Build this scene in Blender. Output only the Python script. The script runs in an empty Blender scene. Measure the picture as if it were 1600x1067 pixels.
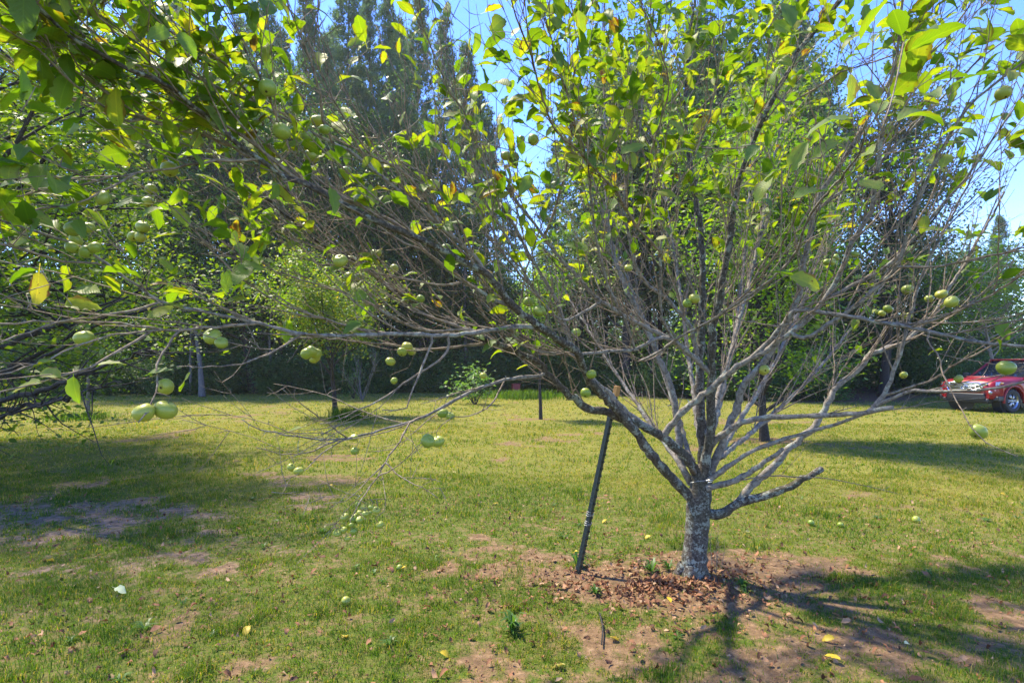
import bpy, bmesh, math, random
import numpy as np
from mathutils import Vector, Matrix

SC = bpy.context.scene
COL = SC.collection
R = math.radians
rng = np.random.default_rng(11)

# ------------------------------------------------------------------ camera, sky, sun, exposure
F, CU, HV, EYE = 889.0, 800.0, 574.0, 1.5         # focal length, principal column, horizon row (photo pixels), eye height
cam_d = bpy.data.cameras.new('camera'); cam = bpy.data.objects.new('camera', cam_d); COL.objects.link(cam)
cam.location = (0, 0, EYE); cam.rotation_euler = (R(90), 0, 0)
cam_d.sensor_width = 36.0; cam_d.lens = 36.0 * F / 1600.0
cam_d.shift_y = (HV - 533.5) / 1600.0
cam_d.clip_start = 0.05; cam_d.clip_end = 2000
SC.camera = cam

SUN_DIR = Vector((-0.46, 0.36, 1.0)).normalized()  # towards the sun
SUN_EL = math.asin(SUN_DIR.z); SUN_AZ = math.atan2(SUN_DIR.x, SUN_DIR.y)
W = bpy.data.worlds.new('World'); SC.world = W; W.use_nodes = True
nt = W.node_tree; nt.nodes.clear()
sky = nt.nodes.new('ShaderNodeTexSky'); sky.sky_type = 'NISHITA'; sky.sun_disc = False
sky.sun_elevation = SUN_EL; sky.sun_rotation = SUN_AZ; sky.air_density = 1.0; sky.dust_density = 0.1; sky.ozone_density = 3.0
bg = nt.nodes.new('ShaderNodeBackground'); bg.inputs[1].default_value = 0.15
wo = nt.nodes.new('ShaderNodeOutputWorld')
sat = nt.nodes.new('ShaderNodeHueSaturation'); sat.inputs['Saturation'].default_value = 1.28; sat.inputs['Hue'].default_value = 0.522
nt.links.new(sky.outputs[0], sat.inputs['Color']); nt.links.new(sat.outputs[0], bg.inputs[0]); nt.links.new(bg.outputs[0], wo.inputs[0])

sun_d = bpy.data.lights.new('sun', 'SUN'); sun_d.energy = 3.1; sun_d.angle = R(2.2); sun_d.color = (1.0, 0.89, 0.68)
sun = bpy.data.objects.new('sun', sun_d); COL.objects.link(sun)
sun.rotation_euler = SUN_DIR.to_track_quat('Z', 'Y').to_euler()
SC.view_settings.view_transform = 'Standard'; SC.view_settings.look = 'None'
SC.view_settings.exposure = 1.93; SC.view_settings.gamma = 1.0; SC.view_settings.use_curve_mapping = False
SC.cycles.max_bounces = 8; SC.cycles.diffuse_bounces = 4; SC.cycles.glossy_bounces = 3; SC.cycles.transmission_bounces = 6
SC.cycles.use_denoising = True

def P(u, v, Y):
    """photo pixel at depth Y -> world point"""
    return np.array([(u - CU) / F * Y, Y, EYE - (v - HV) / F * Y])
def G(u, v):
    """photo pixel on the ground -> world point"""
    Y = F * EYE / (v - HV); return np.array([(u - CU) / F * Y, Y, 0.0])
def proj(p):
    p = np.asarray(p); return np.stack([CU + F * p[..., 0] / p[..., 1], HV - F * (p[..., 2] - EYE) / p[..., 1]], -1)
def nrm(a): return a / (np.linalg.norm(a, axis=-1, keepdims=True) + 1e-12)

# ------------------------------------------------------------------ object helpers
def tag(o, label=None, cat=None, group=None, kind=None):
    if label: o['label'] = label
    if cat: o['category'] = cat
    if group: o['group'] = group
    if kind: o['kind'] = kind
    return o
def empty(name, loc, label=None, cat=None, group=None, rz=0.0, scale=None):
    o = bpy.data.objects.new(name, None); COL.objects.link(o); o.location = tuple(loc); o.rotation_euler = (0, 0, rz)
    o.empty_display_size = 0.2
    if scale is not None: o.scale = scale if hasattr(scale, '__len__') else (scale,) * 3
    return tag(o, label, cat, group)
def link(name, mesh, parent=None, loc=None, kind=None):
    o = bpy.data.objects.new(name, mesh); COL.objects.link(o)
    if parent is not None: o.parent = parent
    if loc is not None: o.location = tuple(loc)
    if kind: o['kind'] = kind
    return o
def np_mesh(name, verts, faces, mat, smooth=True, uv=None, tint=None):
    """verts (N,3); faces: (M,k) array or list of such arrays; uv per loop (L,2); tint per face (M,)"""
    if not isinstance(faces, list): faces = [faces]
    faces = [np.asarray(f, np.int32) for f in faces if len(f)]
    me = bpy.data.meshes.new(name)
    verts = np.asarray(verts, np.float32)
    me.vertices.add(len(verts)); me.vertices.foreach_set('co', verts.ravel())
    idx = np.concatenate([f.ravel() for f in faces]); tot = np.concatenate([np.full(len(f), f.shape[1], np.int32) for f in faces])
    me.loops.add(len(idx)); me.loops.foreach_set('vertex_index', idx)
    me.polygons.add(len(tot)); st = np.zeros(len(tot), np.int32); st[1:] = np.cumsum(tot)[:-1]
    me.polygons.foreach_set('loop_start', st)
    if smooth: me.polygons.foreach_set('use_smooth', np.ones(len(tot), bool))
    me.update(calc_edges=True)
    if uv is not None:
        l = me.uv_layers.new(name='UVMap'); l.data.foreach_set('uv', np.asarray(uv, np.float32).ravel())
    if tint is not None:
        a = me.attributes.new('tint', 'FLOAT', 'FACE'); a.data.foreach_set('value', np.asarray(tint, np.float32))
    if mat is not None: me.materials.append(mat)
    return me
def bm_mesh(name, bm, mat, smooth=False, bevel=0.0):
    if bevel: bmesh.ops.bevel(bm, geom=[e for e in bm.edges if e.calc_face_angle(0) > 0.5], offset=bevel, segments=2, affect='EDGES', profile=0.7)
    me = bpy.data.meshes.new(name); bm.to_mesh(me); bm.free()
    me.materials.append(mat)
    if smooth:
        for p in me.polygons: p.use_smooth = True
    return me
def add_box(bm, c, s, rot=None):
    m = Matrix.Translation(c)
    if rot is not None: m = m @ rot
    return bmesh.ops.create_cube(bm, size=1, matrix=m @ Matrix.Diagonal((s[0], s[1], s[2], 1)))['verts']
def add_cyl(bm, a, b, r, r2=None, n=10):
    a, b = Vector(a), Vector(b); d = b - a
    m = Matrix.Translation((a + b) / 2) @ d.to_track_quat('Z', 'Y').to_matrix().to_4x4()
    return bmesh.ops.create_cone(bm, cap_ends=True, segments=n, radius1=r, radius2=r if r2 is None else r2, depth=d.length, matrix=m)['verts']

def smooth_path(p, step):
    """Catmull-Rom through p (N,k), resampled at about `step` of the first three columns"""
    p = np.asarray(p, float)
    if len(p) < 3: 
        n = max(2, int(np.linalg.norm(p[-1, :3] - p[0, :3]) / step) + 1)
        return p[0] + (p[-1] - p[0]) * np.linspace(0, 1, n)[:, None]
    q = np.vstack([2 * p[0] - p[1], p, 2 * p[-1] - p[-2]]); out = []
    for i in range(1, len(q) - 2):
        a, b, c, d = q[i - 1], q[i], q[i + 1], q[i + 2]
        n = max(1, int(round(np.linalg.norm((c - b)[:3]) / step)))
        t = np.linspace(0, 1, n, endpoint=False)[:, None]
        out.append(0.5 * (2 * b + (c - a) * t + (2 * a - 5 * b + 4 * c - d) * t ** 2 + (3 * b - a - 3 * c + d) * t ** 3))
    out.append(p[-1:]); return np.vstack(out)

class Tubes:
    """collects tapered tubes into one mesh"""
    def __init__(s): s.v, s.f, s.t, s.uv, s.n = [], [], [], [], 0
    def add(s, pts, rad, sides=5, bump=0.0, rg=None):
        pts = np.asarray(pts, float); n = len(pts)
        rad = np.broadcast_to(np.asarray(rad, float), (n,))
        tan = nrm(np.gradient(pts, axis=0))
        ref = np.array([0, 0, 1.0]) if abs(tan[0, 2]) < 0.9 else np.array([1.0, 0, 0])
        u = nrm(np.cross(tan[0], ref)); U = np.empty((n, 3))
        for i in range(n):
            u = u - tan[i] * np.dot(u, tan[i]); u /= np.linalg.norm(u) + 1e-12; U[i] = u
        V = np.cross(tan, U)
        a = np.linspace(0, 2 * np.pi, sides, endpoint=False)
        rr = rad[:, None] * np.ones(sides)
        if bump: rr = rr * (1 + bump * rg.normal(0, 1, rr.shape)) * (1 + bump * 1.2 * rg.normal(0, 1, (n, 1)))
        ring = pts[:, None] + rr[..., None] * (np.cos(a)[:, None] * U[:, None] + np.sin(a)[:, None] * V[:, None])
        s.v.append(ring.reshape(-1, 3)); s.v.append(pts[-1:] + tan[-1:] * rad[-1] * 0.6)
        i, j = np.meshgrid(np.arange(n - 1), np.arange(sides), indexing='ij'); j2 = (j + 1) % sides
        s.f.append((np.stack([i * sides + j, i * sides + j2, (i + 1) * sides + j2, (i + 1) * sides + j], -1).reshape(-1, 4)) + s.n)
        j = np.arange(sides); b = (n - 1) * sides
        s.t.append(np.stack([b + j, b + (j + 1) % sides, np.full(sides, n * sides)], -1) + s.n)
        s.n += n * sides + 1
    def mesh(s, name, mat, base=(0, 0, 0)):
        return np_mesh(name, np.vstack(s.v) - np.asarray(base), [np.vstack(s.f), np.vstack(s.t)], mat)

# value noise shared by the ground sheet and the grass that grows on it
def vnoise(x, y, seed):
    xi, yi = np.floor(x).astype(np.int64), np.floor(y).astype(np.int64); fx, fy = x - xi, y - yi
    def h(a, b):
        n = (a * 374761393 + b * 668265263 + seed * 1274126177) & 0xFFFFFFFF
        n = ((n ^ (n >> 13)) * 1274126177) & 0xFFFFFFFF
        return ((n ^ (n >> 16)) & 0xFFFFFF) / float(0xFFFFFF)
    fx, fy = fx * fx * (3 - 2 * fx), fy * fy * (3 - 2 * fy)
    return (h(xi, yi) * (1 - fx) + h(xi + 1, yi) * fx) * (1 - fy) + (h(xi, yi + 1) * (1 - fx) + h(xi + 1, yi + 1) * fx) * fy
def fbm(x, y, seed, o=4):
    s, a, t = 0, 1.0, 0
    for k in range(o):
        s = s + a * vnoise(x * 2 ** k, y * 2 ** k, seed + k); t += a; a *= 0.55
    return s / t
def sstep(a, b, x):
    t = np.clip((x - a) / (b - a), 0, 1); return t * t * (3 - 2 * t)

# ------------------------------------------------------------------ materials
class NT:
    def __init__(s, name):
        s.m = bpy.data.materials.new(name); s.m.use_nodes = True; s.t = s.m.node_tree; s.t.nodes.clear()
        s.out = s.n('ShaderNodeOutputMaterial')
    def n(s, typ, ins=None, **kw):
        n = s.t.nodes.new(typ)
        for k, v in kw.items(): setattr(n, k, v)
        for k, v in (ins or {}).items():
            sock = n.inputs[k]
            if hasattr(v, 'is_output'): s.t.links.new(v, sock)
            else: sock.default_value = v
        return n
    def link(s, a, b): s.t.links.new(a, b)
    def attr(s, name): return s.n('ShaderNodeAttribute', attribute_name=name).outputs['Fac']
    def ramp(s, fac, stops, interp='LINEAR'):
        r = s.n('ShaderNodeValToRGB', {'Fac': fac}); r.color_ramp.interpolation = interp
        e = r.color_ramp.elements
        while len(e) < len(stops): e.new(0.5)
        for el, (p, c) in zip(e, stops): el.position = p; el.color = (*c, 1) if len(c) == 3 else c
        return r.outputs[0]
    def mix(s, fac, a, b, blend='MIX'):
        m = s.n('ShaderNodeMix', data_type='RGBA', blend_type=blend)
        for sock, v in ((m.inputs[0], fac), (m.inputs[6], a), (m.inputs[7], b)):
            if hasattr(v, 'is_output'): s.t.links.new(v, sock)
            elif isinstance(v, (int, float)): sock.default_value = v
            else: sock.default_value = (*v, 1) if len(v) == 3 else v
        return m.outputs[2]
    def math(s, op, a, b=0.0, clamp=False):
        m = s.n('ShaderNodeMath', operation=op, use_clamp=clamp)
        for sock, v in zip(m.inputs, (a, b)):
            if hasattr(v, 'is_output'): s.t.links.new(v, sock)
            else: sock.default_value = v
        return m.outputs[0]
    def noise(s, vec, scale, detail=3, rough=0.55, dist=0.0):
        return s.n('ShaderNodeTexNoise', {'Vector': vec, 'Scale': scale, 'Detail': detail, 'Roughness': rough, 'Distortion': dist}).outputs['Fac']
    def coord(s, which='Object'): return s.n('ShaderNodeTexCoord').outputs[which]
    def bump(s, h, strength=0.4, dist=0.01): return s.n('ShaderNodeBump', {'Height': h, 'Strength': strength, 'Distance': dist}).outputs[0]
    def principled(s, col, rough=0.7, normal=None, spec=0.5, metal=0.0, **kw):
        b = s.n('ShaderNodeBsdfPrincipled')
        for k, v in (('Base Color', col), ('Roughness', rough), ('Specular IOR Level', spec), ('Metallic', metal)):
            if hasattr(v, 'is_output'): s.t.links.new(v, b.inputs[k])
            elif k == 'Base Color': b.inputs[k].default_value = (*v, 1)
            else: b.inputs[k].default_value = v
        if normal is not None: s.t.links.new(normal, b.inputs['Normal'])
        for k, v in kw.items(): b.inputs[k].default_value = v
        return b.outputs[0]
    def done(s, shader): s.t.links.new(shader, s.out.inputs[0]); return s.m

def leaf_mat(name, stops, trans=0.45, tcol=(1.35, 1.5, 0.5), rough=0.45, spec=0.35):
    t = NT(name); tint = t.attr('tint')
    col = t.ramp(tint, stops)
    var = t.noise(t.coord(), 1.1, 2)
    col = t.mix(t.math('MULTIPLY', var, 0.5), col, t.mix(0.5, col, (1.25, 1.15, 0.8), 'MULTIPLY'))
    p = t.principled(col, rough, spec=spec)
    tr = t.n('ShaderNodeBsdfTranslucent', {'Color': t.mix(1.0, col, tcol, 'MULTIPLY')}).outputs[0]
    return t.done(t.n('ShaderNodeMixShader', {0: trans, 1: p, 2: tr}).outputs[0])

def bark_mat(name, dark, mid, light, lichen=0.35, scale=1.0, moss=0.0):
    t = NT(name); o = t.coord()
    n1 = t.noise(o, 9 * scale, 5, 0.65); n2 = t.noise(o, 42 * scale, 4, 0.6, 0.6); n3 = t.noise(o, 150 * scale, 2)
    col = t.ramp(n2, [(0.3, dark), (0.5, mid), (0.75, light)])
    lic = t.ramp(t.math('ADD', t.math('MULTIPLY', n1, 0.65), t.math('MULTIPLY', n2, 0.35)), [(0.60 - 0.2 * lichen, (0, 0, 0)), (0.66 - 0.2 * lichen, (1, 1, 1))])
    licc = t.ramp(n3, [(0.3, (0.17, 0.19, 0.15)), (0.7, (0.36, 0.38, 0.33))])
    col = t.mix(t.math('MULTIPLY', lic, 0.85 if lichen > 0 else 0.0), col, licc)
    if moss: col = t.mix(t.math('MULTIPLY', t.ramp(t.noise(o, 5, 3), [(0.45, (0, 0, 0)), (0.6, (1, 1, 1))]), moss), col, (0.05, 0.06, 0.02))
    h = t.math('ADD', n2, t.math('MULTIPLY', n3, 0.4))
    return t.done(t.principled(col, 0.85, t.bump(h, 0.7, 0.006), 0.25))

M = {}
M['bark'] = bark_mat('apple_bark', (0.02, 0.016, 0.013), (0.075, 0.062, 0.05), (0.17, 0.15, 0.125), 0.43, 1.5, moss=0.25)
M['limb_bark'] = bark_mat('apple_limb_bark', (0.06, 0.05, 0.042), (0.20, 0.178, 0.15), (0.33, 0.30, 0.265), 0.3)
M['twig'] = bark_mat('apple_twig_bark', (0.08, 0.06, 0.043), (0.22, 0.172, 0.122), (0.36, 0.295, 0.222), 0.1)
M['dark_bark'] = bark_mat('dark_bark', (0.012, 0.01, 0.009), (0.035, 0.03, 0.026), (0.075, 0.066, 0.058), 0.0)
M['grey_bark'] = bark_mat('grey_bark', (0.045, 0.04, 0.036), (0.11, 0.10, 0.09), (0.21, 0.2, 0.185), 0.1)
M['pine_bark'] = bark_mat('pine_bark', (0.035, 0.032, 0.03), (0.09, 0.08, 0.075), (0.17, 0.155, 0.15), 0.0, 0.4)

def apple_leaf_mat():
    t = NT('apple_leaf'); tint = t.attr('tint')
    uv = t.coord('UV'); sx = t.n('ShaderNodeSeparateXYZ', {0: uv}); ax = t.math('ABSOLUTE', t.math('SUBTRACT', sx.outputs[0], 0.5))
    off = t.n('ShaderNodeCombineXYZ', {0: t.math('MULTIPLY', tint, 91.0), 1: t.math('MULTIPLY', tint, 37.0), 2: t.math('MULTIPLY', tint, 13.0)}).outputs[0]
    w = t.n('ShaderNodeVectorMath', {0: uv, 1: off}, operation='ADD').outputs[0]
    green = t.ramp(tint, [(0.0, (0.06, 0.12, 0.009)), (0.35, (0.11, 0.19, 0.012)), (0.66, (0.175, 0.235, 0.015)), (0.8, (0.20, 0.25, 0.02)), (0.93, (0.36, 0.31, 0.025)), (0.975, (0.40, 0.25, 0.02)), (0.985, (0.11, 0.045, 0.022)), (1.0, (0.16, 0.075, 0.04))])
    n1 = t.noise(w, 2.2, 3); n2 = t.noise(w, 9.0, 2, 0.6)
    age = t.ramp(tint, [(0.2, (0.0,) * 3), (0.55, (0.5,) * 3), (0.85, (1,) * 3)])
    col = t.mix(t.math('MULTIPLY', t.ramp(n1, [(0.42, (0,) * 3), (0.62, (1,) * 3)]), t.math('MULTIPLY', age, 0.7)), green, (0.34, 0.32, 0.025))
    edge = t.math('ADD', t.math('MULTIPLY', ax, 1.5), t.math('MULTIPLY', n1, 0.75))
    br = t.ramp(edge, [(0.86, (0,) * 3), (0.98, (1,) * 3)])
    sp = t.ramp(n2, [(0.64, (0,) * 3), (0.70, (1,) * 3)])
    bmask = t.math('MULTIPLY', t.math('MAXIMUM', br, sp), age)
    col = t.mix(bmask, col, (0.10, 0.036, 0.012))
    vein = t.n('ShaderNodeTexWave', {'Vector': t.n('ShaderNodeCombineXYZ', {0: t.math('ADD', sx.outputs[1], t.math('MULTIPLY', ax, -0.7)), 1: 0.0, 2: 0.0}).outputs[0], 'Scale': 3.2, 'Distortion': 0.4}, wave_type='BANDS', bands_direction='X').outputs['Fac']
    rib = t.math('MAXIMUM', t.ramp(ax, [(0.012, (1,) * 3), (0.04, (0,) * 3)]), t.math('MULTIPLY', t.ramp(vein, [(0.86, (0,) * 3), (1.0, (1,) * 3)]), 0.15))
    col = t.mix(t.math('MULTIPLY', rib, 0.4), col, t.mix(1.0, col, (1.8, 1.6, 1.5), 'MULTIPLY'))
    back = t.n('ShaderNodeNewGeometry').outputs['Backfacing']
    under = t.mix(0.3, col, (0.2, 0.25, 0.15))
    cs = t.mix(back, col, under)
    p = t.principled(cs, 0.5, t.bump(vein, 0.2, 0.002), 0.28)
    tr = t.n('ShaderNodeBsdfTranslucent', {'Color': t.mix(1.0, col, (1.9, 1.95, 0.5), 'MULTIPLY')}).outputs[0]
    return t.done(t.n('ShaderNodeMixShader', {0: 0.52, 1: p, 2: tr}).outputs[0])
M['leaf'] = apple_leaf_mat()
M['left_leaf'] = leaf_mat('orchard_leaf_dark', [(0, (0.04, 0.085, 0.010)), (0.6, (0.095, 0.165, 0.012)), (0.9, (0.17, 0.23, 0.015)), (1, (0.36, 0.30, 0.02))], 0.48, (2.2, 2.2, 0.6))
M['bright_leaf'] = leaf_mat('orchard_leaf_bright', [(0, (0.055, 0.125, 0.012)), (0.6, (0.12, 0.22, 0.018)), (0.92, (0.19, 0.27, 0.02)), (1, (0.36, 0.30, 0.02))], 0.48, (1.9, 2.0, 0.6))
M['yellow_leaf'] = leaf_mat('orchard_leaf_yellow', [(0, (0.06, 0.14, 0.015)), (0.6, (0.13, 0.21, 0.018)), (0.88, (0.28, 0.29, 0.02)), (1, (0.48, 0.26, 0.015))], 0.48, (1.6, 1.6, 0.6))
M['wood_leaf'] = leaf_mat('hardwood_leaf', [(0, (0.03, 0.07, 0.02)), (0.5, (0.06, 0.125, 0.025)), (0.9, (0.10, 0.165, 0.03)), (1, (0.15, 0.19, 0.035))], 0.4, (1.6, 1.7, 0.8))
M['oak_leaf'] = leaf_mat('oak_leaf', [(0, (0.05, 0.09, 0.035)), (0.6, (0.09, 0.14, 0.055)), (1, (0.15, 0.19, 0.08))], 0.45, (1.4, 1.4, 0.9))
M['shrub_leaf'] = leaf_mat('undergrowth_leaf', [(0, (0.04, 0.10, 0.04)), (0.6, (0.085, 0.17, 0.055)), (1, (0.15, 0.24, 0.07))], 0.45, (1.7, 1.8, 0.8))
M['sapling_leaf'] = leaf_mat('sapling_leaf', [(0, (0.06, 0.14, 0.03)), (1, (0.15, 0.25, 0.07))], 0.45, (1.6, 1.7, 0.8))
M['needle'] = leaf_mat('pine_needle', [(0, (0.05, 0.105, 0.045)), (0.6, (0.095, 0.165, 0.07)), (1, (0.155, 0.215, 0.085))], 0.45, (1.5, 1.6, 0.9), 0.5)
M['grass'] = leaf_mat('grass_blade', [(0, (0.034, 0.085, 0.008)), (0.35, (0.068, 0.14, 0.010)), (0.62, (0.15, 0.19, 0.014)), (0.78, (0.22, 0.20, 0.045)), (1, (0.32, 0.245, 0.10))], 0.45, (1.75, 1.75, 0.45), 0.55, 0.15)
M['weed'] = leaf_mat('weed_leaf', [(0, (0.035, 0.10, 0.015)), (1, (0.09, 0.17, 0.03))], 0.4, (1.6, 1.7, 0.7))
M['dead_leaf'] = leaf_mat('dead_leaf', [(0, (0.06, 0.032, 0.02)), (0.4, (0.18, 0.08, 0.04)), (0.75, (0.30, 0.145, 0.072)), (1, (0.40, 0.27, 0.16))], 0.15, (1.2, 1.0, 0.8), 0.7, 0.2)
M['gold_leaf'] = leaf_mat('fallen_yellow_leaf', [(0, (0.42, 0.32, 0.03)), (0.6, (0.55, 0.40, 0.03)), (1, (0.42, 0.42, 0.16))], 0.25, (1.2, 1.1, 0.7), 0.55)

def apple_mat():
    t = NT('apple_skin'); o = t.coord(); rnd = t.n('ShaderNodeObjectInfo').outputs['Random']
    z = t.n('ShaderNodeSeparateXYZ', {0: o}).outputs[2]
    n = t.noise(o, 22, 3); w = t.n('ShaderNodeVectorMath', {0: o, 1: t.n('ShaderNodeCombineXYZ', {0: t.math('MULTIPLY', rnd, 33.0), 1: rnd, 2: rnd}).outputs[0]}, operation='ADD').outputs[0]
    col = t.ramp(t.math('ADD', t.math('MULTIPLY', n, 0.6), t.math('MULTIPLY', rnd, 0.4)), [(0.25, (0.15, 0.235, 0.025)), (0.55, (0.24, 0.30, 0.036)), (0.8, (0.37, 0.35, 0.05))])
    bl = t.ramp(t.noise(w, 18, 2), [(0.66, (0,) * 3), (0.76, (1,) * 3)])
    col = t.mix(t.math('MULTIPLY', bl, 0.6), col, (0.32, 0.15, 0.05))
    sp = t.ramp(t.noise(w, 170, 1), [(0.70, (0,) * 3), (0.76, (1,) * 3)])
    col = t.mix(t.math('MULTIPLY', sp, 0.5), col, (0.5, 0.52, 0.25))
    col = t.mix(t.ramp(t.math('MULTIPLY', z, 1.0), [(0.0, (0,) * 3), (0.045, (0.25,) * 3)]), col, (0.38, 0.36, 0.07))
    return t.done(t.principled(col, 0.38, t.bump(n, 0.08, 0.002), 0.45))
M['apple'] = apple_mat()
t = NT('apple_calyx'); M['calyx'] = t.done(t.principled((0.035, 0.022, 0.012), 0.9))

def ground_mat():
    t = NT('lawn_ground'); o = t.coord()
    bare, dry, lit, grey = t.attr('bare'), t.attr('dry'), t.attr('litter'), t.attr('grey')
    n1 = t.noise(o, 3.0, 5, 0.6); n2 = t.noise(o, 16, 5, 0.65); n3 = t.noise(o, 70, 4, 0.7)
    soil = t.ramp(n2, [(0.3, (0.09, 0.056, 0.032)), (0.55, (0.20, 0.128, 0.068)), (0.75, (0.33, 0.225, 0.13))])
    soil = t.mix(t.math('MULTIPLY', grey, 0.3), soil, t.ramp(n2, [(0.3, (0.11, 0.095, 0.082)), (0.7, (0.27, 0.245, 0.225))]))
    thatch = t.ramp(n3, [(0.3, (0.07, 0.05, 0.024)), (0.6, (0.19, 0.135, 0.06)), (0.8, (0.32, 0.24, 0.12))])
    gr = t.ramp(t.math('ADD', t.math('MULTIPLY', n3, 0.6), t.math('MULTIPLY', n2, 0.4)), [(0.3, (0.04, 0.08, 0.010)), (0.6, (0.095, 0.15, 0.014)), (0.8, (0.18, 0.205, 0.03))])
    dg = t.ramp(t.math('ADD', t.math('MULTIPLY', n3, 0.5), t.math('MULTIPLY', n1, 0.5)), [(0.3, (0.125, 0.155, 0.016)), (0.55, (0.22, 0.225, 0.026)), (0.75, (0.33, 0.275, 0.075))])
    g = t.mix(dry, gr, dg)
    g = t.mix(t.ramp(n2, [(0.40, (0.1,) * 3), (0.66, (0.75,) * 3)]), g, thatch)
    bm = t.ramp(t.math('ADD', bare, t.math('MULTIPLY', t.math('SUBTRACT', n2, 0.5), 1.9)), [(0.15, (0,) * 3), (0.9, (1,) * 3)])
    c = t.mix(bm, g, soil)
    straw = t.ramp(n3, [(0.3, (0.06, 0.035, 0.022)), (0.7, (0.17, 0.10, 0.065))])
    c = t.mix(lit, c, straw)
    return t.done(t.principled(c, 0.95, t.bump(t.math('ADD', n2, t.math('MULTIPLY', n3, 0.5)), 0.8, 0.03), 0.1))
M['ground'] = ground_mat()

def plain(name, col, rough=0.5, metal=0.0, spec=0.5, grain=0.0, scale=40, coat=0.0):
    t = NT(name); c = col; nm = None
    n = t.noise(t.coord(), scale, 4)
    c = t.mix(t.math('MULTIPLY', n, grain if grain else 0.12), col, tuple(x * 0.45 for x in col))
    r = t.math('ADD', rough - 0.06, t.math('MULTIPLY', n, 0.12))
    if grain: nm = t.bump(n, 0.3, 0.003)
    return t.done(t.principled(c, r, nm, spec, metal, **({'Coat Weight': coat} if coat else {})))
M['paint'] = plain('red_car_paint', (0.22, 0.003, 0.006), 0.4, 0.1, 0.35, coat=0.2)
M['black_plastic'] = plain('black_plastic', (0.018, 0.019, 0.021), 0.5, grain=0.2)
M['tyre'] = plain('tyre_rubber', (0.025, 0.026, 0.028), 0.8, grain=0.3)
M['chrome'] = plain('chrome', (0.72, 0.73, 0.75), 0.14, 1.0)
M['alloy'] = plain('wheel_alloy', (0.45, 0.46, 0.48), 0.28, 1.0)
M['glass'] = plain('car_glass', (0.02, 0.025, 0.03), 0.04, 0.0, 0.8, coat=1.0)
M['lamp'] = plain('headlamp_lens', (0.32, 0.35, 0.38), 0.08, 0.6, 0.8, coat=1.0)
M['amber'] = plain('amber_lens', (0.5, 0.16, 0.01), 0.2, coat=0.6)
M['post'] = plain('green_post_paint', (0.018, 0.030, 0.024), 0.55, 0.0, grain=0.5, scale=60)
M['wire'] = plain('galvanised_wire', (0.42, 0.43, 0.43), 0.4, 1.0)
M['post_tip'] = plain('post_tip_paint', (0.42, 0.22, 0.06), 0.7, grain=0.4)
M['red_box'] = plain('faded_red_paint', (0.30, 0.035, 0.03), 0.6, grain=0.4)
# ================================================================== GROUND
TRUNK = np.array([1.27, 4.02, 0.0])
def edge_y(x):
    """where the lawn ends and the wood begins"""
    return np.interp(x, [-40, -25, -14, -5, 0, 5, 9, 13, 17, 22, 40], [29, 30, 31, 34, 35, 32, 26.5, 24.5, 25, 30, 32])
def blob(x, y, cx, cy, rx, ry): return np.clip(1 - np.sqrt(((x - cx) / rx) ** 2 + ((y - cy) / ry) ** 2), 0, 1)
def ground_fields(x, y):
    n = fbm(x * 0.9, y * 0.9, 3, 5); n2 = fbm(x * 3.1, y * 3.1, 17, 4)
    b = 1.15 * sstep(0.0, 0.55, blob(x, y, 1.25, 4.0, 1.5, 0.85) + 0.15 * (n2 - 0.5))       # under the apple tree
    b = np.maximum(b, 1.1 * sstep(0.0, 0.5, blob(x, y, 1.95, 4.35, 0.9, 0.5)))
    b = np.maximum(b, 0.8 * sstep(0.0, 0.6, blob(x, y, -4.6, 5.7, 2.0, 1.3) + 0.7 * (n2 - 0.5)))
    b = np.maximum(b, 0.72 * sstep(0.0, 0.5, blob(x, y, 1.5, 2.75, 2.3, 0.75) + 0.45 * (n2 - 0.45)))
    b = np.maximum(b, 0.75 * sstep(0.1, 0.5, blob(x, y, 2.7, 2.75, 0.9, 0.35)))
    b = np.maximum(b, 0.85 * sstep(0.1, 0.5, blob(x, y, -2.9, 9.5, 1.0, 0.6)))
    b = np.maximum(b, 0.75 * sstep(0.1, 0.5, blob(x, y, -2.6, 7.6, 1.2, 0.7)))
    b = np.maximum(b, 0.8 * sstep(0.1, 0.6, blob(x, y, 0.1, 4.3, 1.1, 0.8)))
    b = np.maximum(b, 0.9 * sstep(0.0, 0.4, blob(x, y, 5.2, 11.6, 1.2, 0.8)))
    b = np.maximum(b, 0.9 * sstep(0.0, 0.4, blob(x, y, 0.75, 16.6, 0.75, 0.5)))
    b = np.maximum(b, 0.78 * sstep(0.60, 0.74, n))
    hi = fbm(x * 6.5, y * 6.5, 29, 4)
    b = sstep(0.25, 0.95, b * 0.85 + (hi - 0.5) * 0.9 + (n2 - .5) * .5) + 0.5 * sstep(8.5, 4, y) * sstep(0.46, 0.66, hi) * sstep(-4.5, -1, x + .35 * y)
    dry = sstep(3.9, 9.0, y + 1.6 * (fbm(x * 0.35, y * 0.35, 41, 3) - 0.5) * 4 + 0.25 * x)
    dry = dry * (0.62 + 0.75 * (fbm(x * 0.45, y * 0.45, 77, 4) - 0.3))
    dry = np.clip(dry * (1 - 0.75 * sstep(-4.0, 0.0, y - edge_y(x))), 0, 1)
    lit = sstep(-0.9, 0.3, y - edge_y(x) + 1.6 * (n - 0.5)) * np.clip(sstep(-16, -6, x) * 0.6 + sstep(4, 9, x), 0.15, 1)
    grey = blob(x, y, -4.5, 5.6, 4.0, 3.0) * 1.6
    return np.clip(b, 0, 1.2), dry, np.clip(lit, 0, 1), np.clip(grey, 0, 1)
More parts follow.
